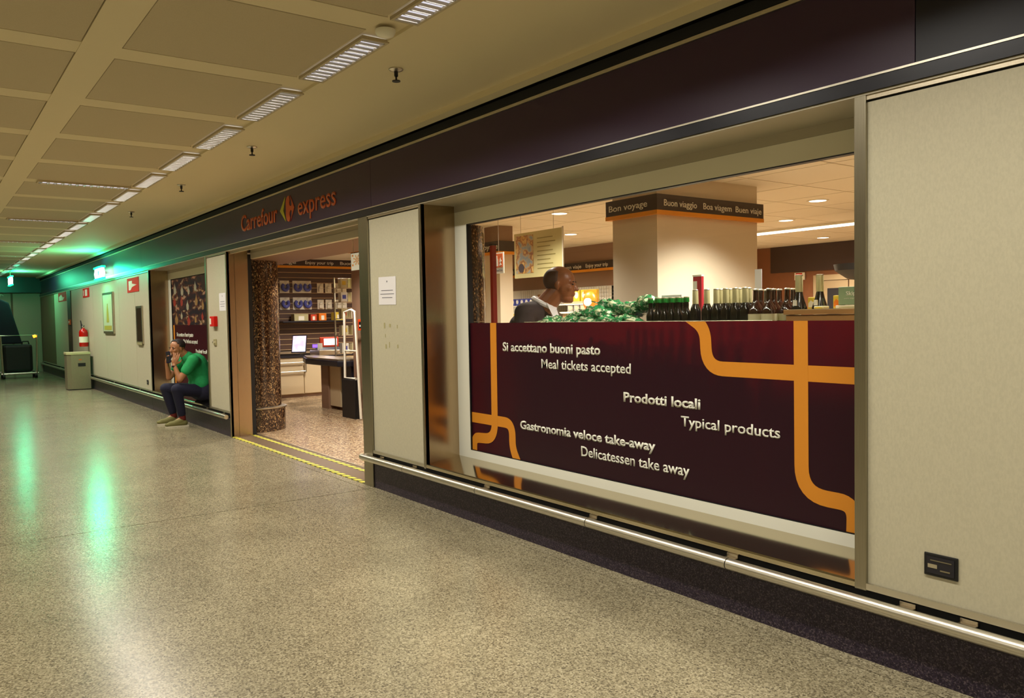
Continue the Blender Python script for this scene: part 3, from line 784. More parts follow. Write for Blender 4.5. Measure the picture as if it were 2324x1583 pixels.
# ---- checkout desk
cd = empty('checkout_desk', (-13.3, 5.85, 0)); tag(cd, 'checkout desk with black edged top on a grey pedestal inside the doorway', 'desk')
MB().prism([(-1.25, -.05), (-.5, -.30), (.85, -.30), (1.0, -.15), (1.0, .2), (-1.25, .2)], 'z', .76, .86).build('top_edge', M_darkgrey, cd, bevel=.02)
MB().prism([(-1.22, -.03), (-.5, -.27), (.83, -.27), (.97, -.13), (.97, .18), (-1.22, .18)], 'z', .86, .885).build('desk_top', M_steel, cd)
B('pedestal', M_taupe, cd, (-.18, .12, -.15, .15, 0.0, .76)); B('side_panel', M_cab, cd, (.13, .55, -.12, .17, .06, .76)); B('side_panel', M_darkgrey, cd, (.56, .95, -.1, .18, 0, .76))
tb = empty('tablet', (-14.9, 5.86, .92)); tag(tb, 'lit tablet screen tilted on the counter next to the stone column', 'tablet')
a = B('body', M_black, tb, (-.012, .006, -.14, .14, 0, .36)); s_ = B('screen', M_screen, tb, (.0065, .009, -.125, .125, .02, .34)); MB().box(-.12, .1, -.05, .05, -.035, -.02).build('stand', M_black, tb)
for o in (a, s_): o.rotation_euler = (0, R(-22), R(0))
tb.rotation_euler = (0, 0, R(-35))
rg = empty('cash_register', (-14.45, 6.25, .885)); tag(rg, 'cash register with glowing red and white display on the checkout counter', 'cash register')
B('base', M_steel, rg, (-.25, .2, -.25, .42, 0, .09), bevel=.01); o = B('display', M_redprod, rg, (.05, .08, -.18, .2, .14, .33), bevel=.015); B('screen', M_screen2, rg, (.081, .084, -.10, .16, .18, .30))
MB().prism([(-.14, .09), (.12, .09), (.06, .16), (.0, .17)], 'y', -.2, .2).build('keypad_hump', M_darkgrey, rg)
MB().tube([(.0, 0, .05), (.04, 0, .2)], .02).build('stem', M_steel, rg); B('receipt', M_whiteprod, rg, (.1, .102, -.24, -.14, .02, .22)); B('side_lamp', mat('violet_glow', '8060ff', .5, emit='7a50ff', estr=2), rg, (.06, .075, -.32, -.2, .14, .2))
# ---- rack of small goods right of the checkout
rk = empty('goods_rack', (-13.75, 6.33, 0)); tag(rk, 'narrow chrome rack hung with white packets right of the checkout', 'rack')
for y in (-.22, .22): MB().tube([(0, y, 0), (0, y, 2.3)], .018, 8).build('upright', M_chrome, rk, True)
for z in (.93, 1.25, 1.55, 1.85, 2.1): B('tray', M_cab, rk, (0, .22, -.2, .2, z, z+.012))
for i, z in enumerate((.942, 1.262, 1.562, 1.862, 2.112)):
    for j, y in enumerate((-.11, .08)):
        o = MB().box(-13.70, -13.58, 6.33+y-.06, 6.33+y+.07, z, z+.17).build('white_packet', (M_whiteprod, M_label, M_foil)[(i+j) % 3], None, bevel=.008)
        MB().box(-13.5795, -13.578, 6.33+y-.03, 6.33+y+.04, z+.05, z+.12).build('print_label', (M_blueprod, M_yellowprod, M_redprod)[(i+2*j) % 3], o)
        tag(o, '%s packet on the chrome rack, %s tray, %s side' % (('white', 'cream', 'pale gold')[(i+j) % 3], ['lowest', 'second', 'middle', 'fourth', 'top'][i], 'left' if j == 0 else 'right'), 'packet', 'packets on the chrome rack')
# ---- security gate
sgte = empty('security_gate', (-11.5, 5.44, 0)); tag(sgte, 'white tubular security gate standing inside the doorway', 'security gate')
MB().tube([(.12, 0, .01), (.0, 0, 1.66), (-.12, 0, 1.69), (-.38, 0, 1.66), (-.42, 0, .62), (-.02, 0, .62)], .021, 10).build('loop_tube', M_whiteprod, sgte, True)
MB().tube([(-.40, 0, 1.05), (.05, 0, 1.05)], .014, 8).build('cross_tube', M_whiteprod, sgte, True)
B('base_block', M_black, sgte, (-.44, .02, -.05, .05, 0, .6)); 
# ---- plaster pillar beside the gate
p2 = tag(empty('trim_2'), kind='structure')
B('pillar_core', M_taupe, p2, (-12.25, -11.0, 5.75, 6.6, 0, SZ)); B('pillar_skirting', M_steel, p2, (-12.26, -10.99, 5.74, 6.61, 0, .1))
B('band', M_black_print, p2, (-12.28, -10.97, 5.715, 6.63, 2.68, 2.8)); B('band_edge', M_band_orange, p2, (-12.285, -10.965, 5.71, 6.64, 2.62, 2.68))
al = empty('alarm_box', (-11.82, 5.75, 1.45)); tag(al, 'orange alarm button box on the brown pillar in the doorway', 'alarm box')
MB().box(-.11, .11, -.06, -.001, -.09, .09).build('housing', mat('orange_plastic', 'd9400c', .4), al, bevel=.008); B('button_plate', M_darkgrey, al, (-.06, .02, -.066, -.06, -.05, .05)); B('button', M_whiteprod, al, (-.04, 0, -.07, -.066, -.03, .0))
qs = empty('hanging_sign', (-7.83, 3.75, 2.15)); tag(qs, 'white square hanging sign with an orange emblem at the doorway top right', 'sign')
MB().box(-.15, .15, -.004, .004, -.09, .09).build('board', M_white, qs, bevel=.003)
B('suspension', M_chrome, qs, (-.1, -.095, -.002, .002, .09, .23), (.095, .1, -.002, .002, .09, .23))
mb = MB()
for i in range(8):
    a = R(22.5+45*i); mb.prism([(.012*math.cos(a-.5), .015+.010*math.sin(a-.5)), (.095*math.cos(a-.12), .015+.055*math.sin(a-.12)), (.095*math.cos(a+.12), .015+.055*math.sin(a+.12)), (.012*math.cos(a+.5), .015+.010*math.sin(a+.5))], 'y', -.006, -.0045)
mb.build('emblem', mat('pale_orange_print', 'dba060', .5), qs)
B('emblem_corner', mat('orange_corner_print', 'e08a28', .5), qs, (-.12, -.09, -.006, -.0045, .055, .075), (.09, .12, -.006, -.0045, .055, .075), (-.12, -.09, -.006, -.0045, -.045, -.025), (.09, .12, -.006, -.0045, -.045, -.025))

# ---- granite columns
def column(x, y, r, label):
    t = empty('stone_column', (x, y, 0)); tag(t, label, 'column')
    z = .33
    for z0, z1 in ((.34, 1.5), (1.504, 2.06), (2.064, 2.8)):
        if z0 < 2.4 < z1: z1 = 2.379 if y < 4.5 else z1
        MB().lathe([(r, z0), (r, z1)], n=40).build('drum', M_column, t, True)
    MB().lathe([(r+.05, 0), (r+.05, .31)], n=40).build('base_drum', M_column, t, True)
    MB().lathe([(r+.05, .31), (r+.07, .318), (r+.07, .332), (r+.03, .34)], n=40).build('base_ring', M_steel, t, True)
    return t
column(-11.47, 3.87, .34, 'speckled brown granite column just inside the doorway')
column(-6.50, 4.02, .36, 'speckled brown granite column behind the left edge of the wide window')

# ---- pillar with greeting band (centre of window)
pc = tag(empty('trim_3'), kind='structure')
px0, px1, py0, py1 = -5.70, -5.125, 5.397, 6.83
B('pillar_core', M_shopwall, pc, (px0, px1, py0, py1, 0, SZ))
gb = empty('greeting_band', (px1, py0, 2.44)); tag(gb, 'dark greeting band with amber edge wrapped round the plaster pillar', 'sign')
o_ = .045
def ring(z0, z1, e): return [(px0-e, px1+e, py0-e, py0, z0, z1), (px1, px1+e, py0, py1+e, z0, z1), (px0-e, px0, py0, py1+e, z0, z1), (px0, px1, py1, py1+e, z0, z1)]
rel(B('board', M_black_print, None, *ring(2.472, 2.615, o_)), gb); rel(B('lower_edge', M_band_orange, None, *ring(2.436, 2.472, o_+.003)), gb)
rel(text('Bon voyage', 'lettering', M_white, None, -5.70, -5.20, 2.513, .060, 'Y', py0-o_-.0005, .006, .002), gb)
for t, a, b in (('Buon viaggio', 5.44, 5.88), ('Boa viagem', 5.97, 6.38), ('Buen viaje', 6.44, 6.84)):
    rel(text(t, 'lettering', M_white, None, a, b, 2.513, .060, 'X', px1+o_+.0005, .006, .002), gb)
# left pillar with band behind column
pl_ = tag(empty('trim_4'), kind='structure')
B('pillar_core', M_shopwall, pl_, (-10.1, -9.12, 6.5, 6.72, 0, SZ)); B('pillar_top', M_taupe, pl_, (-10.11, -9.115, 6.495, 6.725, 2.58, SZ))
gb2 = empty('greeting_band', (-9.12, 6.5, 2.40)); tag(gb2, 'dark greeting band with amber edge on the small pillar behind the stone column', 'sign')
rel(B('board', M_black_print, None, (-10.15, -9.06, 6.45, 6.495, 2.437, 2.58), (-9.115, -9.06, 6.495, 6.77, 2.437, 2.58)), gb2); rel(B('lower_edge', M_band_orange, None, (-10.15, -9.055, 6.445, 6.495, 2.40, 2.437), (-9.115, -9.055, 6.495, 6.775, 2.40, 2.437)), gb2)
rel(text('Bon voyage', 'lettering', M_white, None, -9.78, -9.09, 2.475, .075, 'Y', 6.449, .006, .002), gb2)
es = empty('extinguisher_sign', (-6.89, 4.9, 2.10)); tag(es, 'white and orange fire extinguisher sign hanging beside the red post', 'sign')
es.scale = (.70, .70, .64)
B('suspension', M_chrome, es, (-.003, .003, -.003, .003, .17, 1.09))
B('board', M_whiteprod, es, (-.13, .13, -.004, .004, -.17, .17)); B('print_panel', mat('orange_red_print', 'd8601c', .5), es, (-.105, .105, -.007, -.005, -.07, .15))
MB().prism([(-.06, -.05), (-.01, -.05), (-.01, .05), (-.025, .075), (-.03, .12), (-.06, .12), (-.075, .08), (-.07, .05)], 'y', -.0085, -.0072).build('pictogram', M_whiteprod, es)
MB().prism([(.03, -.05), (.075, -.03), (.05, .0), (.08, .03), (.055, .06), (.08, .1), (.04, .07), (.02, .02), (.04, .0), (.02, -.03)], 'y', -.0085, -.0072).build('pictogram', M_whiteprod, es)
text('ESTINTORE', 'lettering', M_ink, es, -.1, .1, -.135, .035, 'Y', -.0045, .0, .0015)
# back greeting band (left rear wall)
gb3 = empty('greeting_band', (-11, 9.78, 2.33)); tag(gb3, 'long dark greeting band with amber edge on the rear shop wall', 'sign')
rel(B('board', M_black_print, None, (-15, -10.24, 9.74, 9.785, 2.36, 2.49)), gb3); rel(B('lower_edge', M_band_orange, None, (-15, -10.235, 9.735, 9.785, 2.315, 2.36)), gb3)
for t, a, b in (('Boa viagem', -15.0, -14.2), ('Счастливой поездки', -14.05, -12.55), ('Buen viaje', -11.66, -11.12), ('Enjoy your trip', -11.0, -10.42)):
    rel(text(t, 'lettering', M_white, None, a, b, 2.39, .068, 'Y', 9.739, .008, .002), gb3)

# ---- hanging poster
po = empty('hanging_poster', (-7.0, 5.5, 2.0)); tag(po, 'pale yellow food poster hanging on two wires behind the window', 'poster')
B('board', M_poster, po, (-.42, .43, -.004, .004, -.03, .47)); B('photograph', M_food, po, (-.39, -.07, -.006, -.0045, .02, .44))
MB().prism(arc(-.29, .08, .05, .05, 0, 345, 22), 'y', -.008, -.0062).build('round_seal', mat('dark_seal_print', '3a2c34', .5), po)
mb = MB()
for i in range(8): mb.box(.0, .27+.05*math.sin(i*2.1), -.0055, -.0045, .385-i*.047, .395-i*.047)
mb.build('text_line', mat('faded_olive_ink', '8f8248', .6), po)
B('edge_strip', M_whiteprod, po, (.425, .44, -.006, .006, -.03, .48))
MB().tube([(-.3, 0, .47), (-.3, 0, .79)], .0025, 6).tube([(.28, 0, .47), (.28, 0, .79)], .0025, 6).build('wire', M_chrome, po)
# ---- red post behind glass
rp = empty('red_post', (-5.58, 3.91, 0)); tag(rp, 'slim dark red post behind the left edge of the wide window', 'post')
B('shaft', mat('dark_red_paint', '8a1c08', .4), rp, (-.02, .02, -.02, .02, .02, 2.14), bevel=.004); B('foot', M_darkgrey, rp, (-.07, .07, -.07, .07, 0, .02)); B('top_cap', M_black, rp, (-.022, .022, -.022, .022, 2.14, 2.15))

# ---- rear wall shelves seen between the man and the pillar
rs = empty('rear_shelving', (-11.6, 9.5, 0)); tag(rs, 'white gondola shelving with wire mesh back along the rear wall', 'shelving')
B('back_panel', M_shopwhite, rs, (-3.2, 1.35, .22, .28, 0, 1.75)); B('base', M_darkpanel, rs, (-3.2, 1.35, -.35, .2, .0, 1.38))
for z in (1.44, 1.58, 1.72): B('shelf', M_whiteprod, rs, (-1.4, 1.35, -.2, .2, z, z+.02))
mb = MB()
for i in range(41): mb.box(-1.3+i*.065, -1.296+i*.065, .2, .206, 1.6, 2.05)
for i in range(8): mb.box(-1.3, 1.35, .2, .206, 1.62+i*.06, 1.624+i*.06)
mb.build('wire_grid', M_mesh, rs)
B('grid_post', M_wood, rs, (-.75, -.66, .19, .215, 1.6, 1.95))
def pack(name, m, w, d, h, lm):
    t = MB().box(-w/2, w/2, -d/2, d/2, 0, h).build(name, m, None, bevel=.008)
    MB().prism(arc(0, h*.55, w*.32, h*.3, 0, 340, 14), 'y', -d/2-.0015, -d/2-.0005).build('print_label', lm, t)
    return t
rows_ = []
pb = pack('blue_pack', M_blueprod, .12, .1, .13, M_whiteprod); pyl = pack('yellow_pack', M_yellowprod, .17, .1, .2, M_whiteprod); pwh = pack('white_pack', M_whiteprod, .17, .12, .15, M_yellowprod)
def place(src, pts, labf, cat, group):
    for i, p in enumerate(pts):
        o = src if i == 0 else copy_tree(src)
        o.location = p; tag(o, labf(i), cat, group)
N9 = ['first', 'second', 'third', 'fourth', 'fifth', 'sixth', 'seventh', 'eighth', 'ninth', 'tenth', 'eleventh', 'twelfth', 'thirteenth', 'fourteenth', 'fifteenth', 'sixteenth', 'seventeenth', 'eighteenth', 'nineteenth', 'twentieth']
place(pb, [(-12.85+.145*i, 9.4, 1.74) for i in range(6)], lambda i: 'blue pack on the rear shelf left of the standing man, %s from the left' % N9[i], 'package', 'blue packs on the rear shelf')
place(pyl, [(-11.02+.2*i, 9.4, 1.78) for i in range(4)], lambda i: 'yellow pack on the rear shelf right of the standing man, %s from left' % N9[i], 'package', 'yellow packs on the rear shelf')
B('riser', M_cab, rs, (.5, 1.33, -.2, .0, 1.741, 1.779))
place(pwh, [(-13.3+.21*i, 9.4, 1.602) for i in range(2)] + [(-12.6+.21*i, 9.36, 1.461) for i in range(3)], lambda i: 'white and yellow pack low on the rear shelf near the red post, %s' % N9[i], 'package', 'white packs low on the rear shelf')
B('shelf', M_whiteprod, rs, (-2.0, -1.4, -.2, .2, 1.58, 1.6))
place(pack('card_pack', M_prod, .14, .1, .12, M_label), [(-10.95+.17*i, 9.36, 1.602) for i in range(4)], lambda i: 'small pale carton low on the rear shelf beyond the standing man, %s from left' % N9[i], 'package', 'pale cartons on the lower rear shelf')
# orange snack bag
ob = empty('snack_bag', (-9.95, 8.9, 1.60)); tag(ob, 'large orange snack bag standing left of the plaster pillar', 'snack bag')
bm_ = MB().ell((0, 0, .16), (.17, .07, .17), n=18, m=12); o = bm_.build('pouch', M_orangeprod, ob, True); MB().box(-.16, .16, -.006, .006, .29, .35).build('seal', M_orangeprod, ob); MB().ell((0, -.062, .15), (.1, .012, .07), n=14, m=8).build('print_label', M_whiteprod, ob, True)
wp = empty('display_stand', (-9.95, 8.9, 0)); tag(wp, 'pale display stand carrying the orange snack bag', 'display stand')
B('body', M_cab, wp, (-.5, .35, -.18, .18, 0, 1.57), bevel=.01); B('top', M_whiteprod, wp, (-.52, .37, -.2, .2, 1.57, 1.6))

# ---- gondola under the window carrying bags and bottles
go = empty('window_shelving', (-4.2, 3.96, 0)); tag(go, 'dark shelving unit directly behind the window film carrying snack bags and bottles', 'shelving')
GZ = 1.405
B('body', M_darkgrey, go, (-.80, 1.44, -.15, .17, .05, GZ-.02)); B('shelf', M_darkgrey, go, (-.81, 1.45, -.17, .19, GZ-.02, GZ)); B('kick', M_black, go, (-.80, 1.44, -.13, .15, 0, .05))
for i in range(4): B('front_board', M_darkpanel, go, (-.79+i*.56, -.24+i*.56, -.158, -.152, .1, 1.3))
MB().tube([(-.81, -.165, 1.497), (1.45, -.165, 1.497)], .0035, 8).build('lip_wire', M_post, go)
for x in (-.80, -.25, .55, 1.44): MB().tube([(x, -.165, GZ-.01), (x, -.165, 1.497)], .003, 6).build('wire_upright', M_post, go)
# bottles
def bottle(name, h, r, glass, neck_m, neck_z, cap_m, label_m=None, cone=False, lab_z=(.06, .11)):
    t = empty(name)
    if cone: prof = [(r, 0), (r, .01), (r*.93, h*.10), (r*.62, h*.32), (.020, h*.47), (.0185, h*.5), (.0185, h*.94), (.015, h*.97)]
    else: prof = [(r*.9, 0), (r, .006), (r, h*.52), (r*.86, h*.60), (r*.5, h*.70), (.0150, h*.78), (.0135, h*.97)]
    MB().lathe(prof, n=16).build('glass', glass, t, True)
    if neck_m: MB().lathe([((.0205, h*neck_z) if cone else (.0185, h*neck_z)), (.0205, h*.96) if cone else (.0172, h*.97), (.0195, h*.975) if cone else (.016, h*.985)], n=16).build('neck_foil', neck_m, t, True)
    MB().lathe([(.0175 if not cone else .021, h*.968), (.0175 if not cone else .021, h*.99), (.013, h)], n=14).build('cap', cap_m, t, True)
    if label_m: MB().lathe([(r+.0008, lab_z[0]), (r+.0008, lab_z[1])], n=16).build('label', label_m, t, True)
    return t
bt1 = bottle('beer_bottle', .245, .0285, M_glassdark, M_greenfoil, .86, M_capmetal)
bt2 = bottle('foil_necked_bottle', .285, .034, M_glassdark, M_foil, .69, M_capmetal, M_label, lab_z=(.03, .075))
bt3 = bottle('brown_flagon', .272, .043, M_brownglass, None, .8, M_capmetal, M_label, lab_z=(.09, .13))
bt4 = bottle('cone_bottle', .19, .042, M_glassdark, M_foil, .5, M_capmetal, None, cone=True)
MB().prism([(-.012, .02), (.012, .02), (.01, .05), (-.01, .05)], 'y', -.042, -.034).build('label', M_whiteprod, bt4)
def bot(src, pts, nm, group):
    for i, p in enumerate(pts):
        o = src if i == 0 else copy_tree(src)
        o.location = p
        tag(o, nm(i), 'bottle', group)
def rowset(front, back, y0, y1, dxb):
    return [(x, y0, GZ, 'front') for x in front] + [(x-dxb, y1, GZ, 'back') for x in back]
def put(src, pts, nm, group):
    cnt = {}
    for i, (x, y, z, row) in enumerate(pts):
        o = src if i == 0 else copy_tree(src)
        o.location = (x, y, z); k = cnt.get(row, 0); cnt[row] = k+1
        tag(o, nm % (row, N9[k]), 'bottle', group)
A_ = [-3.73, -3.668, -3.61, -3.552, -3.494, -3.424]
put(bt1, rowset(A_, [-3.64, -3.58, -3.52, -3.46], 3.86, 3.96, .09)+[(x-.17, 4.06, GZ, 'rear') for x in (-3.61, -3.55, -3.49)], 'dark bottle with green foil neck, %s row, %s from the left', 'green foil beer bottles on the window shelf')
B_ = [-3.352, -3.262, -3.19, -3.12, -3.05, -2.98]
put(bt2, rowset(B_, [-3.155, -3.085, -3.015, -2.945], 3.86, 3.96, .085)+[(x-.155, 4.06, GZ, 'rear') for x in (-3.12, -3.05, -2.98)], 'tall dark bottle with pale foil neck, %s row, %s from the left', 'foil-necked bottles on the window shelf')
C_ = [-2.955+.0, -2.868, -2.781]
p3 = [(-2.90, 3.85, GZ, 'front'), (-2.812, 3.85, GZ, 'front')]+[(x, 3.94, GZ, 'middle') for x in (-2.935, -2.845, -2.757)]+[(x, 4.035, GZ, 'back') for x in (-2.965, -2.875, -2.785)]
put(bt3, p3, 'brown glass flagon with cream label, %s row, %s from the left', 'brown flagons on the window shelf')
# bags of greens / crisps
def bag(i, loc, s, rz, tilt, lab):
    from mathutils import noise
    mb = MB().ell((0, 0, 0), (.15, .08, .055), n=28, m=18)
    for k, v in enumerate(mb.v):
        x, y, z = v; t = abs(x)/.15
        q = noise.noise(Vector((x*22+i*3.1, y*22, z*30)))*.30 + noise.noise(Vector((x*60, y*60+i, z*60)))*.14
        if t > .7: y *= 1.2; z *= .5
        mb.v[k] = (x, y*(1+q), z*(1+q*1.5))
    t = empty('snack_bag', loc); t.rotation_euler = (tilt, R(random.uniform(-12, 12)), rz); t.scale = (s, s, s)
    mb.build('pouch', M_bag, t, True)
    for sx in (-1, 1):
        q = MB().box(sx*.14, sx*.175, -.07, .07, -.004, .004); q.build('crimped_seal', M_bag, t)
    MB().ell((0.02, -.045, .022), (.05, .03, .016), n=12, m=6).build('print_label', M_bagw, t, True)
    tag(t, lab, 'snack bag', 'green snack bags on the window shelf')
bl = [(-4.80, 3.86, 1.475), (-4.60, 3.90, 1.48), (-4.38, 3.86, 1.485), (-4.16, 3.90, 1.485), (-3.93, 3.87, 1.485), (-4.48, 4.06, 1.56), (-4.26, 4.03, 1.60), (-4.06, 4.02, 1.575), (-4.70, 4.06, 1.52), (-3.90, 4.00, 1.615), (-4.92, 4.02, 1.49), (-4.30, 3.93, 1.55)]
bw = ['far left, in front of the dark jacket', 'lower layer, second from the left', 'lower layer, middle', 'lower layer, fourth from the left', 'lower layer, touching the first bottle', 'upper layer, left of the heap top', 'heap top, largest', 'upper layer, right of the heap top', 'behind the far left bag', 'standing up behind the first bottle', 'leftmost at the back, beside the man', 'middle layer below the heap top']
for i, l in enumerate(bl): bag(i, l, .92, R(random.uniform(-25, 25)), R(random.uniform(-15, 15)), 'shiny green snack bag, ' + bw[i])
# red topped can/box sticking up and white price card
rb = empty('red_carton', (-3.50, 4.06, GZ)); tag(rb, 'red and white carton sticking up behind the foil-necked bottles', 'carton')
MB().box(-.035, .035, -.012, .012, 0, .375).build('board', mat('crimson_card', 'a3202a', .5), rb, bevel=.003)
B('white_print', M_whiteprod, rb, (-.034, .0, -.0135, -.0125, .24, .345)); B('top_strip', M_whiteprod, rb, (-.037, .037, -.014, .014, .375, .385))
wcard = empty('price_card', (-3.87, 4.135, GZ)); tag(wcard, 'white card standing behind the green foil bottles', 'card'); B('sheet', M_paper, wcard, (-.02, .16, -.001, .001, 0, .265)); B('foot', M_chrome, wcard, (.05, .1, -.01, .01, 0, .01))
wc2 = empty('price_card', (-3.12, 4.135, GZ)); tag(wc2, 'pale leaning price card at the right edge of the pillar', 'card'); B('sheet', M_paper, wc2, (.0, .05, -.001, .001, 0, .40)); B('foot', M_chrome, wc2, (.02, .05, -.01, .01, 0, .01))
# wooden unit at right
wu = empty('wooden_unit', (-2.35, 4.02, 0)); tag(wu, 'light wooden unit with thick top behind the right end of the window', 'shelf unit')
B('body', M_wood, wu, (-.365, .6, -.15, .2, 0, 1.525)); B('top', M_wood, wu, (-.375, .61, -.16, .21, 1.528, 1.553)); B('top_surface', M_cab, wu, (-.375, .61, -.16, .21, 1.553, 1.556))
for i in range(2): B('door', M_wood, wu, (-.355+i*.48, .12+i*.47, -.156, -.151, .05, 1.44))
bot(bt4, [(-2.66, 3.91, 1.556), (-2.585, 3.99, 1.556)], lambda i: ['dark cone-shaped bottle with pale spiral neck, left one on the wooden unit', 'dark cone-shaped bottle with pale spiral neck, right one on the wooden unit'][i], 'cone bottles on the wooden unit')
def bx(name, x, y, z, w, d, h, m, lab, lm=None, cat='box'):
    o = MB().box(x-w/2, x+w/2, y-d/2, y+d/2, z, z+h).build(name, m, None, bevel=.003)
    if lm: MB().prism([(x-w*.4, z+h*.15), (x+w*.4, z+h*.15), (x+w*.25, z+h*.55), (x-w*.1, z+h*.75), (x-w*.4, z+h*.5)], 'y', y-d/2-.0012, y-d/2-.0003).build('print_label', lm, o)
    tag(o, lab, cat); return o
MB_ = None
bx('food_tub', -2.665, 4.06, 1.557, .05, .05, .065, M_yellowprod, 'white and yellow tub between the two cone bottles', M_whiteprod, 'tub')
bx('juice_carton', -2.475, 4.0, 1.557, .045, .045, .07, M_yellowprod, 'small yellow and orange juice carton left of the green box', M_orangeprod, 'carton')
bx('flat_tin', -2.53, 3.92, 1.557, .06, .05, .014, M_label, 'flat pale tin in front of the juice carton', M_yellowprod, 'tin')
gbx = bx('green_box', -2.355, 4.0, 1.575, .19, .10, .095, M_greenbox, 'sage green box printed with white lettering at the window right edge')
text('Skipper', 'lettering', M_white, gbx, -2.405, -2.30, 1.625, .022, 'Y', 3.9488, .01, .001)
text('extra virgin olive oil', 'lettering', M_white, gbx, -2.415, -2.31, 1.607, .006, 'Y', 3.9488, 0, .001)
bx('white_book', -2.36, 4.0, 1.557, .2, .12, .016, M_whiteprod, 'flat white box under the sage green box', M_label)
fj = empty('ornament_jar', (-2.33, 4.02, 1.671)); tag(fj, 'small amber jar with dark knot lid on top of the green box', 'jar')
MB().lathe([(.024, 0), (.028, .012), (.028, .03), (.02, .04)], n=14).build('jar', mat('amber_jar', 'b06a2a', .3), fj, True); MB().lathe([(.022, .04), (.024, .048), (.008, .06)], n=12).build('lid', M_darkgrey, fj, True)
hb = empty('hanging_bowl', (-5.6, 9.6, 2.1)); tag(hb, 'black bowl-shaped pendant lamp at the right edge of the window', 'pendant lamp')
MB().lathe([(.36, .02), (.34, -.06), (.2, -.16), (.05, -.19)], n=24).build('shade', M_black, hb, True); MB().tube([(0, 0, .02), (0, 0, .69)], .008, 6).build('cord', M_black, hb)
# exit board at rear
er = empty('small_red_sign', (-9.25, YB-.17, 2.22)); tag(er, 'small white sign with red print below the dark wood panel', 'sign'); B('board', M_whiteprod, er, (-.11, .11, -.02, 0, -.09, .05)); B('print', M_red, er, (-.08, .06, -.024, -.021, .0, .04))

# ================================================================== THINGS ON THE CORRIDOR WALL
def notice(x, z, w, h, lab, rot=0):
    t = empty('paper_notice', (x, WY+.007, z)); t.rotation_euler = (0, rot, 0); tag(t, lab, 'notice', 'paper notices')
    B('sheet', M_paper, t, (-w/2, w/2, -.0018, -.0005, -h/2, h/2))
    mb = MB()
    mb.box(-.008, .008, -.0026, -.002, h*.30, h*.36)
    for i, ww in enumerate((.34, .40, .3)): mb.box(-w*ww, w*ww, -.0026, -.002, h*(.0-.13*i), h*(.0-.13*i)+.006)
    mb.build('print_line', M_ink, t)
    return t
notice(-6.39, 1.79, .32, .245, 'white paper notice on the pale panel right of the doorway', R(1))
notice(-11.15, 1.81, .28, .24, 'white paper notice on the pale panel left of the doorway')
# smudges of old tape on the panel
sm = empty('tape_residue', (-6.35, WY+.007, 1.33)); tag(sm, 'brownish tape residue marks on the panel below the paper notice', 'stain')
mb = MB()
for x, z, w, h in ((-.12, .13, .05, .05), (-.02, .14, .06, .03), (.12, .13, .03, .03), (-.1, -.05, .05, .04), (-.03, -.04, .03, .05), (.12, -.04, .04, .03), (-.1, .05, .02, .03)): mb.box(x, x+w*.5, -.0006, -.0001, z, z+h)
mb.build('residue', mat('old_glue', 'a39a6c', .7), sm)
# wall outlet at right
oc = empty('wall_outlet', (-1.612, WY+.008, .495)); tag(oc, 'black recessed power outlet plate on the right wall panel', 'outlet')
MB().box(-.068, .068, -.008, 0, -.047, .047).build('plate', M_black, oc, bevel=.004)
B('socket_frame', M_darkgrey, oc, (-.055, .055, -.011, -.0085, -.035, .035)); B('switch', M_chrome, oc, (-.05, -.012, -.013, -.0115, -.012, .004)); B('slot', M_post, oc, (-.04, .045, -.013, -.0115, .018, .022), (.0, .04, -.013, -.0115, -.02, -.014))
# fire alarm box, signs, extinguisher, poster, dark slot
fb = empty('fire_alarm_box', (-11.50, WY+.007, 1.55)); tag(fb, 'red fire alarm call box on the panel behind the seated man', 'alarm box')
MB().box(-.10, .10, -.05, 0, -.07, .07).build('housing', M_red, fb, bevel=.006); B('glass_plate', M_whiteprod, fb, (-.09, -.03, -.053, -.0505, -.04, .04))
sk = empty('wall_switch', (-11.53, WY+.007, 1.26)); tag(sk, 'small metal key switch on the panel below the red alarm box', 'switch'); MB().box(-.06, .06, -.012, 0, -.045, .045).build('plate', M_foil, sk, bevel=.003); MB().tube([(0, -.012, 0), (0, -.04, 0)], .015, 10).build('key_barrel', M_chrome, sk)
def sign(x, z, w, h, lab, pict, lean=0):
    t = empty('fire_sign', (x, WY+.006, z)); tag(t, lab, 'sign', 'red fire signs on the corridor wall')
    B('board', M_red, t, (-w/2, w/2, -.006, 0, -h/2, h/2)); mb = MB()
    for p in pict: mb.prism([(a*w, b*h) for a, b in p], 'y', -.0085, -.0065)
    mb.build('pictogram', M_whiteprod, t); return t
sign(-16.7, 2.27, 1.0, .27, 'red sign with white arrow pictogram, nearest, above the dark slot', [[(-.35, .3), (-.05, .3), (-.05, .1), (.35, -.02), (-.05, -.14), (-.2, -.35), (-.35, -.35)]])
sign(-22.0, 2.30, .9, .22, 'red sign with white middle panel above the fire extinguisher', [[(-.12, .35), (.22, .35), (.22, -.35), (-.12, -.35)], [(-.4, .3), (-.3, .3), (-.3, -.3), (-.4, -.3)]])
sign(-26.0, 2.33, 1.5, .28, 'farthest red and white sign on the corridor wall', [[(-.4, .0), (-.1, .2), (.1, -.1), (.3, -.1), (.1, -.4), (-.4, -.4)]])
pt = empty('framed_poster', (-19.15, WY+.006, 1.77)); tag(pt, 'tall framed pale poster with yellow motif on the corridor wall', 'poster')
B('frame', M_steel, pt, (-.56, .56, -.03, -.0, -.44, .44)); B('sheet', mat('pale_green_sheet', 'b6bd9a', .5), pt, (-.50, .50, -.034, -.0305, -.39, .39))
mb = MB().prism([(-.12, -.2), (.14, -.2), (.1, .0), (.03, .2), (-.03, .2), (-.1, .0)], 'y', -.037, -.0345); mb.box(-.4, .4, -.037, -.0345, -.36, -.27); mb.build('print', mat('mustard_print', 'a89a3c', .5), pt)
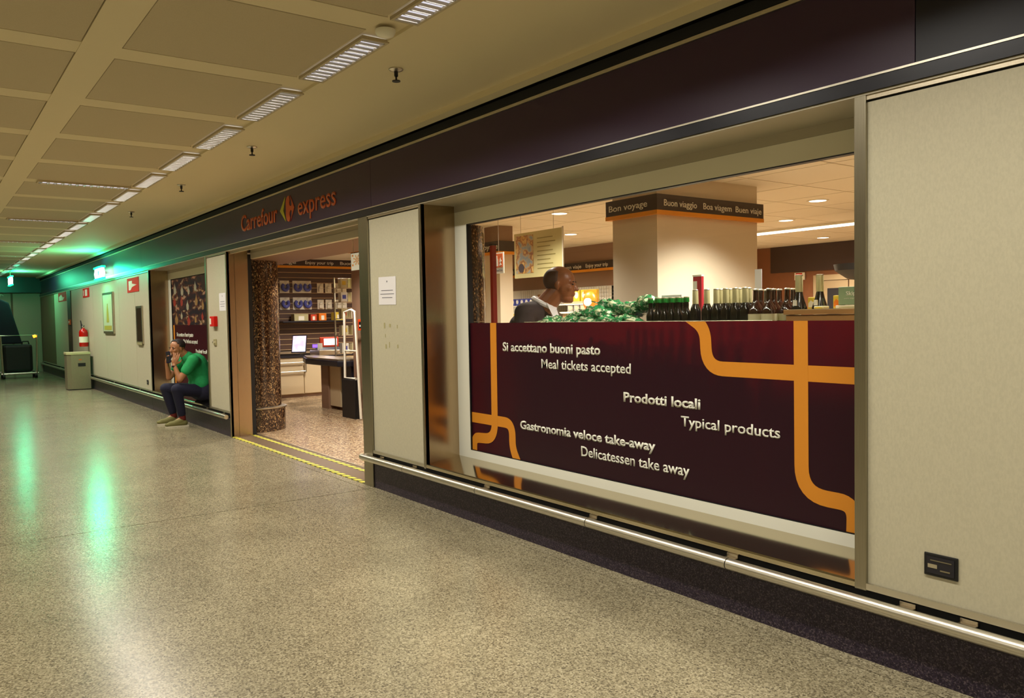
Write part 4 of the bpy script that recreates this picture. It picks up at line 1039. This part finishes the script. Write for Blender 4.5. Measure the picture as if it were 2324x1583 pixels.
slt = empty('slot_window', (-16.2, WY+.006, 1.51)); tag(slt, 'narrow dark vertical slot window in the corridor wall', 'slot window')
B('frame', M_steel, slt, (-.26, .26, -.02, 0, -.35, .35)); B('pane', mat('dark_slot_glass', '2e1712', .2), slt, (-.18, .18, -.023, -.0205, -.30, .31)); B('handle_plate', M_foil, slt, (-.2, .2, -.03, -.021, -.37, -.32))
st = empty('wall_socket', (-15.75, WY+.006, .47)); tag(st, 'small dark socket low on the corridor wall beside the second window', 'socket'); MB().box(-.05, .05, -.01, 0, -.04, .04).build('plate', M_darkgrey, st, bevel=.003); B('insert', M_chrome, st, (-.02, .02, -.012, -.0105, -.015, .015))
fe = empty('fire_extinguisher', (-21.9, WY-.10, 1.0)); tag(fe, 'red fire extinguisher with black hose hung on the corridor wall', 'fire extinguisher')
MB().lathe([(.09, 0), (.10, .02), (.10, .34), (.085, .39), (.035, .43), (.03, .45)], n=20).build('cylinder', M_redgloss, fe, True)
MB().lathe([(.1006, .1), (.1006, .24)], n=20).build('label', M_whiteprod, fe, True)
MB().tube([(-.05, 0, .47), (.1, 0, .50)], .014, 8).build('lever', M_black, fe); MB().tube([(0, 0, .46), (-.12, -.02, .55), (-.22, -.02, .62), (-.30, 0, .55), (-.28, 0, .42), (-.2, 0, .36)], .012, 8).build('hose', M_black, fe, True); B('wall_bracket', M_steel, fe, (-.04, .04, .08, .11, .1, .4))
MB().lathe([(.015, .43), (.03, .45), (.03, .48), (.012, .5)], n=10).build('valve', M_chrome, fe, True)
ors = empty('orange_button', (-24.6, WY-.014, 1.6)); tag(ors, 'small orange call button on the far corridor wall', 'button'); MB().box(-.16, .16, -.02, 0, -.07, .07).build('plate', M_orangesign, ors, bevel=.004); MB().tube([(0, -.02, 0), (0, -.035, 0)], .03, 12).build('button', M_whiteprod, ors)
# litter bin
lb = empty('litter_bin', (-21.6, 3.03, 0)); tag(lb, 'grey square metal litter bin standing by the corridor wall', 'litter bin')
MB().prism([(-.24, -.24), (.16, -.24), (.24, -.16), (.24, .24), (-.24, .24)], 'z', .02, .83).build('body', M_greybin, lb)
MB().prism([(-.25, -.25), (.17, -.25), (.25, -.17), (.25, .25), (-.25, .25)], 'z', .83, .885).build('lid', M_binlid, lb, bevel=.006)
B('slot', M_black, lb, (.2405, .244, -.02, .14, .55, .63)); B('plinth', M_darkgrey, lb, (-.22, .22, -.22, .22, 0, .02)); B('label', M_orangesign, lb, (.2405, .242, .0, .06, .70, .72))
# green exit lamps
def exit_lamp(loc, lab, hang):
    t = empty('exit_lamp', loc); t.scale = (1.25, 1, 1.45); tag(t, lab, 'exit lamp', 'glowing green exit lamps')
    MB().prism([(-.35, -.06), (.35, -.06), (.42, .0), (.35, .07), (-.35, .07), (-.42, 0)], 'y', -.02, .02).build('lit_panel', M_greenglow, t)
    B('casing', M_greenedge, t, (-.4, .4, -.035, .035, .075, .10), (-.4, .4, -.03, .03, -.085, -.065))
    MB().prism([(-.05, -.03), (.02, -.03), (.05, .03), (.0, .05), (-.04, .03)], 'y', -.024, -.0205).build('pictogram', mat('dark_green_print', '0b4a28', .5), t)
    if hang: MB().tube([(0, 0, .1), (0, 0, hang)], .012, 6).build('suspension', M_chrome, t)
    return t
exit_lamp((-19.3, 3.2, 2.62), 'glowing green exit lamp bracketed to the dark fascia', .0)
B('arm', M_chrome, bpy.data.objects['exit_lamp'], (-.02, .02, .03, .13, .0, .03))
exit_lamp((-27.2, 2.2, 2.80), 'farther glowing green exit lamp hanging from the ceiling', .30)
# dark cart at the far end
ct = empty('luggage_cart', (-27.6, 2.35, 0)); tag(ct, 'dark loaded luggage cart with an amber lamp at the far left corridor end', 'cart')
MB().tube([(-.35, -.45, .15), (.35, -.45, .15), (.35, .45, .15), (-.35, .45, .15), (-.35, -.45, .15)], .03, 8).build('frame', M_chrome, ct)
MB().tube([(.35, .42, .15), (.38, .45, 1.25), (.38, -.45, 1.25), (.35, -.42, .15)], .028, 8).build('push_handle', M_chrome, ct)
for x in (-.3, .3):
    for y in (-.4, .4): MB().tube([(x, y-.03, .09), (x, y+.03, .09)], .09, 14).build('wheel', M_black, ct, True)
MB().tube([(.40, .35, 1.20), (.40, .42, 1.23)], .04, 10).build('amber_lamp', M_amber, ct)
bg = empty('travel_bag', (-27.62, 2.33, .185)); tag(bg, 'large black travel bag loaded on the luggage cart', 'bag')
MB().box(-.3, .28, -.38, .36, 0, .8).build('body', M_black, bg, bevel=.08); MB().tube([(0, .12, .79), (0, .14, .88), (0, .28, .88), (0, .30, .79)], .02, 8).build('grip', M_black, bg, True)
bg2 = empty('garment_bag', (-27.75, 2.05, 1.0)); tag(bg2, 'tall blue-black garment bag leaning on top of the black travel bag', 'bag')
o = MB().prism([(-.18, 0), (.42, 0), (.12, 1.2), (-.16, 1.35)], 'x', -.12, .12).build('cover', mat('navy_cloth', '0a0c22', .8), bg2, bevel=.04); MB().tube([(0, -.1, 1.33), (0, -.06, 1.45), (0, .0, 1.4)], .01, 6).build('hook', M_chrome, bg2)

# ================================================================== PEOPLE
def head_prims(mb, c, size, fwd, up, open_ear=True):
    """head of height `size`: cranium, face, jaw, nose, brows, lips, ears; c = centre"""
    f = Vector(fwd).normalized(); u = (Vector(up) - f*Vector(up).dot(f)).normalized(); l = u.cross(f)
    Mx = Matrix((f, l, u)).transposed(); s = size
    def P(x, y, z): return Vector(c) + Mx @ Vector((x*s, y*s, z*s))
    mb.ell(P(-.06, 0, .14), (.42*s, .335*s, .365*s), Mx, 24, 16)
    mb.ell(P(.10, 0, -.06), (.30*s, .27*s, .36*s), Mx, 20, 14)
    mb.ell(P(.17, 0, -.34), (.20*s, .19*s, .14*s), Mx, 16, 10)
    mb.ell(P(.28, 0, -.40), (.09*s, .09*s, .07*s), Mx, 12, 8)
    mb.cap(P(.36, 0, .06), P(.455, 0, -.09), .035*s, .05*s, 10)
    for y in (-.13, .13):
        mb.ell(P(.32, y, .09), (.06*s, .10*s, .035*s), Mx, 10, 8)
        mb.ell(P(.27, y*1.3, -.07), (.10*s, .09*s, .09*s), Mx, 10, 8)
        mb.ell(P(.43, y*.35, -.10), (.03*s, .03*s, .025*s), Mx, 8, 6)
    mb.ell(P(.37, 0, -.20), (.045*s, .10*s, .025*s), Mx, 10, 8); mb.ell(P(.36, 0, -.245), (.045*s, .085*s, .028*s), Mx, 10, 8)
    for y in (-1, 1):
        E_ = Mx @ Matrix.Rotation(R(18*y), 3, 'Z')
        mb.ell(P(-.03, y*.335, -.02), (.075*s, .03*s, .12*s), E_, 12, 8)
        mb.ell(P(-.0, y*.325, -.10), (.03*s, .03*s, .05*s), Mx, 8, 6)
    return P, Mx
def hand_prims(mb, wrist, d, palm_n, s=1.0, curl=.35, side=1):
    """palm plus five fingers; d points to the fingertips, palm_n out of the palm"""
    d = Vector(d).normalized(); n = (Vector(palm_n) - d*Vector(palm_n).dot(d)).normalized(); w = d.cross(n)*side
    W = Vector(wrist); Mx = Matrix((d, w, n)).transposed()
    mb.ell(W+d*.048*s, (.056*s, .043*s, .018*s), Mx, 14, 8)
    for i, (off, L) in enumerate(((.032, .078), (.011, .088), (-.011, .082), (-.031, .064))):
        p0 = W+d*.085*s+w*off*s; c1 = curl; c2 = curl*2.1
        p1 = p0+(d*math.cos(c1)+n*math.sin(c1))*L*.5*s+w*off*.15*s
        p2 = p1+(d*math.cos(c2)+n*math.sin(c2))*L*.5*s
        mb.cap(W+d*.05*s+w*off*.8*s, p0, .0115*s, .0105*s, 8, 3); mb.cap(p0, p1, .0105*s, .0095*s, 8, 3); mb.cap(p1, p2, .0095*s, .008*s, 8, 3)
    t0 = W+d*.025*s+w*.03*s; t1 = t0+(d*.6+w*.75+n*.25).normalized()*.045*s; t2 = t1+(d*.9+w*.25+n*.35).normalized()*.038*s
    mb.cap(t0, t1, .0145*s, .012*s, 8, 3); mb.cap(t1, t2, .012*s, .0095*s, 8, 3)

# ---- seated man in the green shirt
K = 1.12
man = empty('person', (-12.7, 3.1, 0)); tag(man, 'seated man in green polo shirt and dark trousers, leaning forward and holding a phone', 'person')
off = Vector(man.location)
def V(x, y, z): return Vector((x, y, z)) - off
hipc = V(-12.72, 3.50, .53); hl = V(-12.60, 3.47, .50); hr = V(-12.86, 3.46, .50)
kl = V(-12.50, 3.04, .56); kr = V(-12.95, 2.99, .55); al_ = V(-12.55, 3.12, .12); ar = V(-12.97, 3.10, .12)
chest = V(-12.70, 3.37, .90); nb = V(-12.67, 3.24, 1.03); hc = V(-12.66, 3.10, 1.155)
sl_ = V(-12.48, 3.28, .98); sr_ = V(-12.90, 3.26, .97); el = V(-12.50, 3.09, .70); er_ = V(-12.88, 3.03, .72); wl_ = V(-12.57, 3.03, .92); wr_ = V(-12.82, 2.99, .93)
mb = MB()
mb.cap(hipc, chest, .15, .155, 16); mb.cap(chest, nb, .14, .07, 14); mb.cap(nb, hc, .065, .06, 12)
fw = Vector((.42, -.88, -.10)); up = Vector((.12, -.25, 1))
Ph, Mh = head_prims(mb, hc, .262, fw, up)
for s0, e0, w0 in ((sl_, el, wl_), (sr_, er_, wr_)):
    mb.cap(chest.lerp(s0, .3), s0, .08, .065); mb.cap(s0, e0, .06, .046); mb.cap(e0, w0, .045, .028)
for h0, k0, a0 in ((hl, kl, al_), (hr, kr, ar)):
    mb.cap(h0, k0, .092, .068); mb.cap(k0, a0, .062, .042); mb.cap(a0, a0+Vector((-.02, -.12, -.06)), .04, .032)
hand_prims(mb, wl_, Vector((.0, .28, 1)), Vector((-.9, .2, .1)), 1.12, .15, -1)
hand_prims(mb, wr_, Vector((.25, .25, 1)), Vector((.8, .35, 0)), 1.12, .55, 1)
remeshed(mb, 'body', M_skin1, man, .0065, 2)
# hair cap, brows, beard shade, eyes
mb = MB(); mb.ell(Ph(-.075, 0, .19), (.43*.262, .345*.262, .345*.262), Mh, 26, 18)
keep = MB()
me = mb.mesh('hair'); bm = bmesh.new(); bm.from_mesh(me)
Mi = Mh.inverted()
dele = []
for v in bm.verts:
    q = Mi @ (v.co - Vector(hc)) / .262
    if q.z < .06 + (.27 if q.x > .16 else 0)*1.0 + .5*max(0, q.x-.02) and q.x > -.25 or q.z < -.1: dele.append(v)
bmesh.ops.delete(bm, geom=dele, context='VERTS'); bm.to_mesh(me); bm.free()
o = link('hair', me, M_hair, man, True); sd_ = o.modifiers.new('s', 'SOLIDIFY'); sd_.thickness = .006; sd_.offset = 1
mb = MB()
for y in (-.13, .13): mb.ell(Ph(.365, y, .125), (.02*.262, .085*.262, .02*.262), Mh, 10, 6)
mb.build('eyebrow', M_hair, man, True)
mb = MB()
for y in (-.13, .13): mb.ell(Ph(.355, y, .045), (.025*.262, .05*.262, .022*.262), Mh, 10, 8)
mb.build('eye', M_darkgrey, man, True)
mb = MB(); mb.ell(Ph(.20, 0, -.335), (.195*.262, .2*.262, .135*.262), Mh, 16, 10); mb.build('beard', mat('dark_stubble', '3b2418', .8), man, True)
# polo shirt
mb = MB(); mb.cap(hipc+Vector((0, .0, .02)), chest, .172, .178, 20); mb.cap(chest, nb+Vector((0, .01, -.015)), .168, .095, 16)
mb.cap(V(-12.6, 3.42, .62), V(-12.84, 3.42, .62), .13, .13); 
for s0, e0 in ((sl_, el), (sr_, er_)):
    mb.cap(chest.lerp(s0, .4), s0, .11, .088, 14); q = s0.lerp(e0, .52); mb.cap(s0, q, .084, .08, 14)
sh_ = remeshed(mb, 'polo_shirt', M_greenshirt, man, .011, 3)
mb = MB(); n_ = (nb-chest).normalized(); mb.tube([nb+n_*-.015+Vector((.07*math.cos(a), .07*math.sin(a), 0)) for a in [2*math.pi*i/12 for i in range(12)]], .02, 8); mb.build('collar', M_greenshirt, man, True)
# trousers
mb = MB(); mb.cap(hl, hr, .155, .155, 16); mb.cap(hipc, hipc+Vector((0, 0, .06)), .17, .165, 16)
for h0, k0, a0 in ((hl, kl, al_), (hr, kr, ar)):
    mb.cap(h0, k0, .112, .083, 16); mb.cap(k0, a0.lerp(k0, .17), .08, .058, 14)
remeshed(mb, 'trousers', M_jeans, man, .010, 3)
for a0, k0 in ((al_, kl), (ar, kr)):
    MB().cap(a0+Vector((0, 0, .0)), a0.lerp(k0, .22), .047, .05).build('sock', M_sock, man, True)
    a1 = Vector((a0.x, a0.y, -off.z)); d = Vector((-.12, -1, 0)).normalized(); w = Vector((1, -.12, 0)).normalized()
    mb = MB(); mb.cap(a1+Vector((0, .02, .055)), a1+d*.17+Vector((0, 0, .045)), .05, .045); mb.cap(a1+d*.02+Vector((0, 0, .09)), a1+d*.1+Vector((0, 0, .06)), .05, .045); mb.ell(a1+d*.2+Vector((0, 0, .04)), (.045, .05, .032))
    remeshed(mb, 'shoe', M_shoe, man, .009, 2)
    mb = MB(); pts = [a1+d*t+w*x for t, x in ((-.08, -.035), (-.08, .035), (.05, .042), (.17, .05), (.24, .02), (.24, -.02), (.17, -.05), (.05, -.042))]
    mb.add([(p.x, p.y, .001) for p in pts]+[(p.x, p.y, .022) for p in pts], [tuple(range(8))[::-1], tuple(range(8, 16))]+[(i, (i+1) % 8, 8+(i+1) % 8, 8+i) for i in range(8)]); mb.build('sole', M_sole, man)
MB().tube([wl_+Vector((0, 0, -.035)), wl_+Vector((0, 0, -.01))], .036, 14).build('wristwatch', M_black, man, True)
ph = empty('phone', (-12.745, 2.995, 1.03)); ph.rotation_euler = (R(12), R(-8), R(-60)); tag(ph, 'dark blue phone held to the mouth of the seated man', 'phone')
MB().box(-.006, .006, -.04, .04, -.085, .085).build('body', M_phone, ph, bevel=.004); B('screen', M_black, ph, (.0062, .0068, -.035, .035, -.075, .075)); B('camera_lens', M_chrome, ph, (-.0068, -.0062, -.03, -.01, .055, .075))

# ---- standing man in the shop
m2 = empty('person', (-5.56, 4.50, 0)); tag(m2, 'standing bald man in charcoal blazer with white collar, seen in profile behind the window', 'person')
f2 = Vector((.80, .60, 0)).normalized(); l2_ = Vector((0, 0, 1)).cross(f2)
def W(f, l, z): return f2*f + l2_*l + Vector((0, 0, z))
hd = W(.10, 0, 1.81)
HS = .325
mb = MB(); Ph, Mh = head_prims(mb, hd, HS, f2+Vector((0, 0, -.10)), (0, 0, 1))
mb.cap(W(-.06, 0, 1.62), hd+W(-.04, 0, -.06), .095, .088); mb.cap(W(-.26, 0, 1.0), W(-.17, 0, 1.44), .15, .18, 16); mb.cap(W(-.17, 0, 1.44), W(-.07, 0, 1.62), .16, .08)
def arm_pts(s): return W(-.17, .22*s, 1.57), W(-.20, .29*s, 1.22), W(.0, .27*s, .96)
for s in (-1, 1):
    S, E_, Wr = arm_pts(s)
    mb.cap(W(-.15, .06*s, 1.56), S, .08, .07); mb.cap(S, E_, .06, .047); mb.cap(E_, Wr, .045, .03); hand_prims(mb, Wr, f2*.4+Vector((0, 0, -1)), -l2_*s, 1.1, .35, s)
    mb.cap(W(-.24, .09*s, .98), W(-.18, .1*s, .52), .1, .068); mb.cap(W(-.18, .1*s, .52), W(-.21, .1*s, .1), .06, .042); mb.cap(W(-.21, .1*s, .08), W(-.1, .1*s, .05), .04, .035)
remeshed(mb, 'body', M_skin2, m2, .008, 2)
mb = MB()
for y in (-.13, .13): mb.ell(Ph(.355, y, .045), (.025*HS, .05*HS, .022*HS), Mh, 10, 8)
mb.build('eye', M_darkgrey, m2, True)
mb = MB()
for y in (-.13, .13): mb.ell(Ph(.365, y, .115), (.02*HS, .085*HS, .015*HS), Mh, 10, 6)
mb.build('eyebrow', M_hair, m2, True)
me = MB().ell(Ph(-.075, 0, .13), (.428*HS, .343*HS, .365*HS), Mh, 30, 20).mesh('hair'); bm = bmesh.new(); bm.from_mesh(me); Mi2 = Mh.inverted()
bmesh.ops.delete(bm, geom=[v for v in bm.verts if (lambda q: q.x > -.02 + .0*q.z or q.z < -.16 or q.z > .42)(Mi2 @ (v.co - Vector(hd)) / HS)], context='VERTS'); bm.to_mesh(me); bm.free()
o = link('hair', me, mat('shaved_hair', '4a3024', .7), m2, True); o.modifiers.new('s', 'SOLIDIFY').thickness = .004
mb = MB(); mb.cap(W(-.27, 0, .97), W(-.18, 0, 1.40), .20, .215, 20); mb.cap(W(-.18, 0, 1.40), W(-.09, 0, 1.59), .20, .105, 16)
for s in (-1, 1):
    S, E_, Wr = arm_pts(s)
    mb.cap(W(-.13, .05*s, 1.57), S, .11, .095, 14); mb.cap(S, E_, .09, .075, 14); mb.cap(E_, Wr, .072, .055, 14)
remeshed(mb, 'blazer', M_blazer, m2, .012, 3)
mb = MB(); mb.tube([W(-.055, 0, 1.655)+f2*.094*math.cos(a)+l2_*.088*math.sin(a)+Vector((0, 0, -.045*math.cos(a))) for a in [2*math.pi*i/16 for i in range(17)]], .024, 8); mb.build('shirt_collar', M_shirtw, m2, True)
mb = MB()
for s in (-1, 1): mb.add([W(.05, .02*s, 1.62), W(-.01, .10*s, 1.66), W(.06, .13*s, 1.53), W(.10, .06*s, 1.50), W(.06, .02*s, 1.61), W(.0, .10*s, 1.65), W(.07, .13*s, 1.52), W(.11, .06*s, 1.49)], [(0, 1, 2, 3), (4, 7, 6, 5), (0, 4, 5, 1), (1, 5, 6, 2), (2, 6, 7, 3), (3, 7, 4, 0)])
mb.build('collar_point', M_shirtw, m2)
mb = MB()
for s in (-1, 1): mb.cap(W(-.24, .09*s, .98), W(-.18, .1*s, .52), .12, .085, 14); mb.cap(W(-.18, .1*s, .52), W(-.21, .1*s, .14), .083, .068, 14)
remeshed(mb, 'trousers', M_jeans, m2, .014, 2)
for s in (-1, 1):
    mb = MB().cap(W(-.24, .1*s, .05), W(-.02, .11*s, .045), .05, .04); remeshed(mb, 'shoe', M_black, m2, .01, 1)
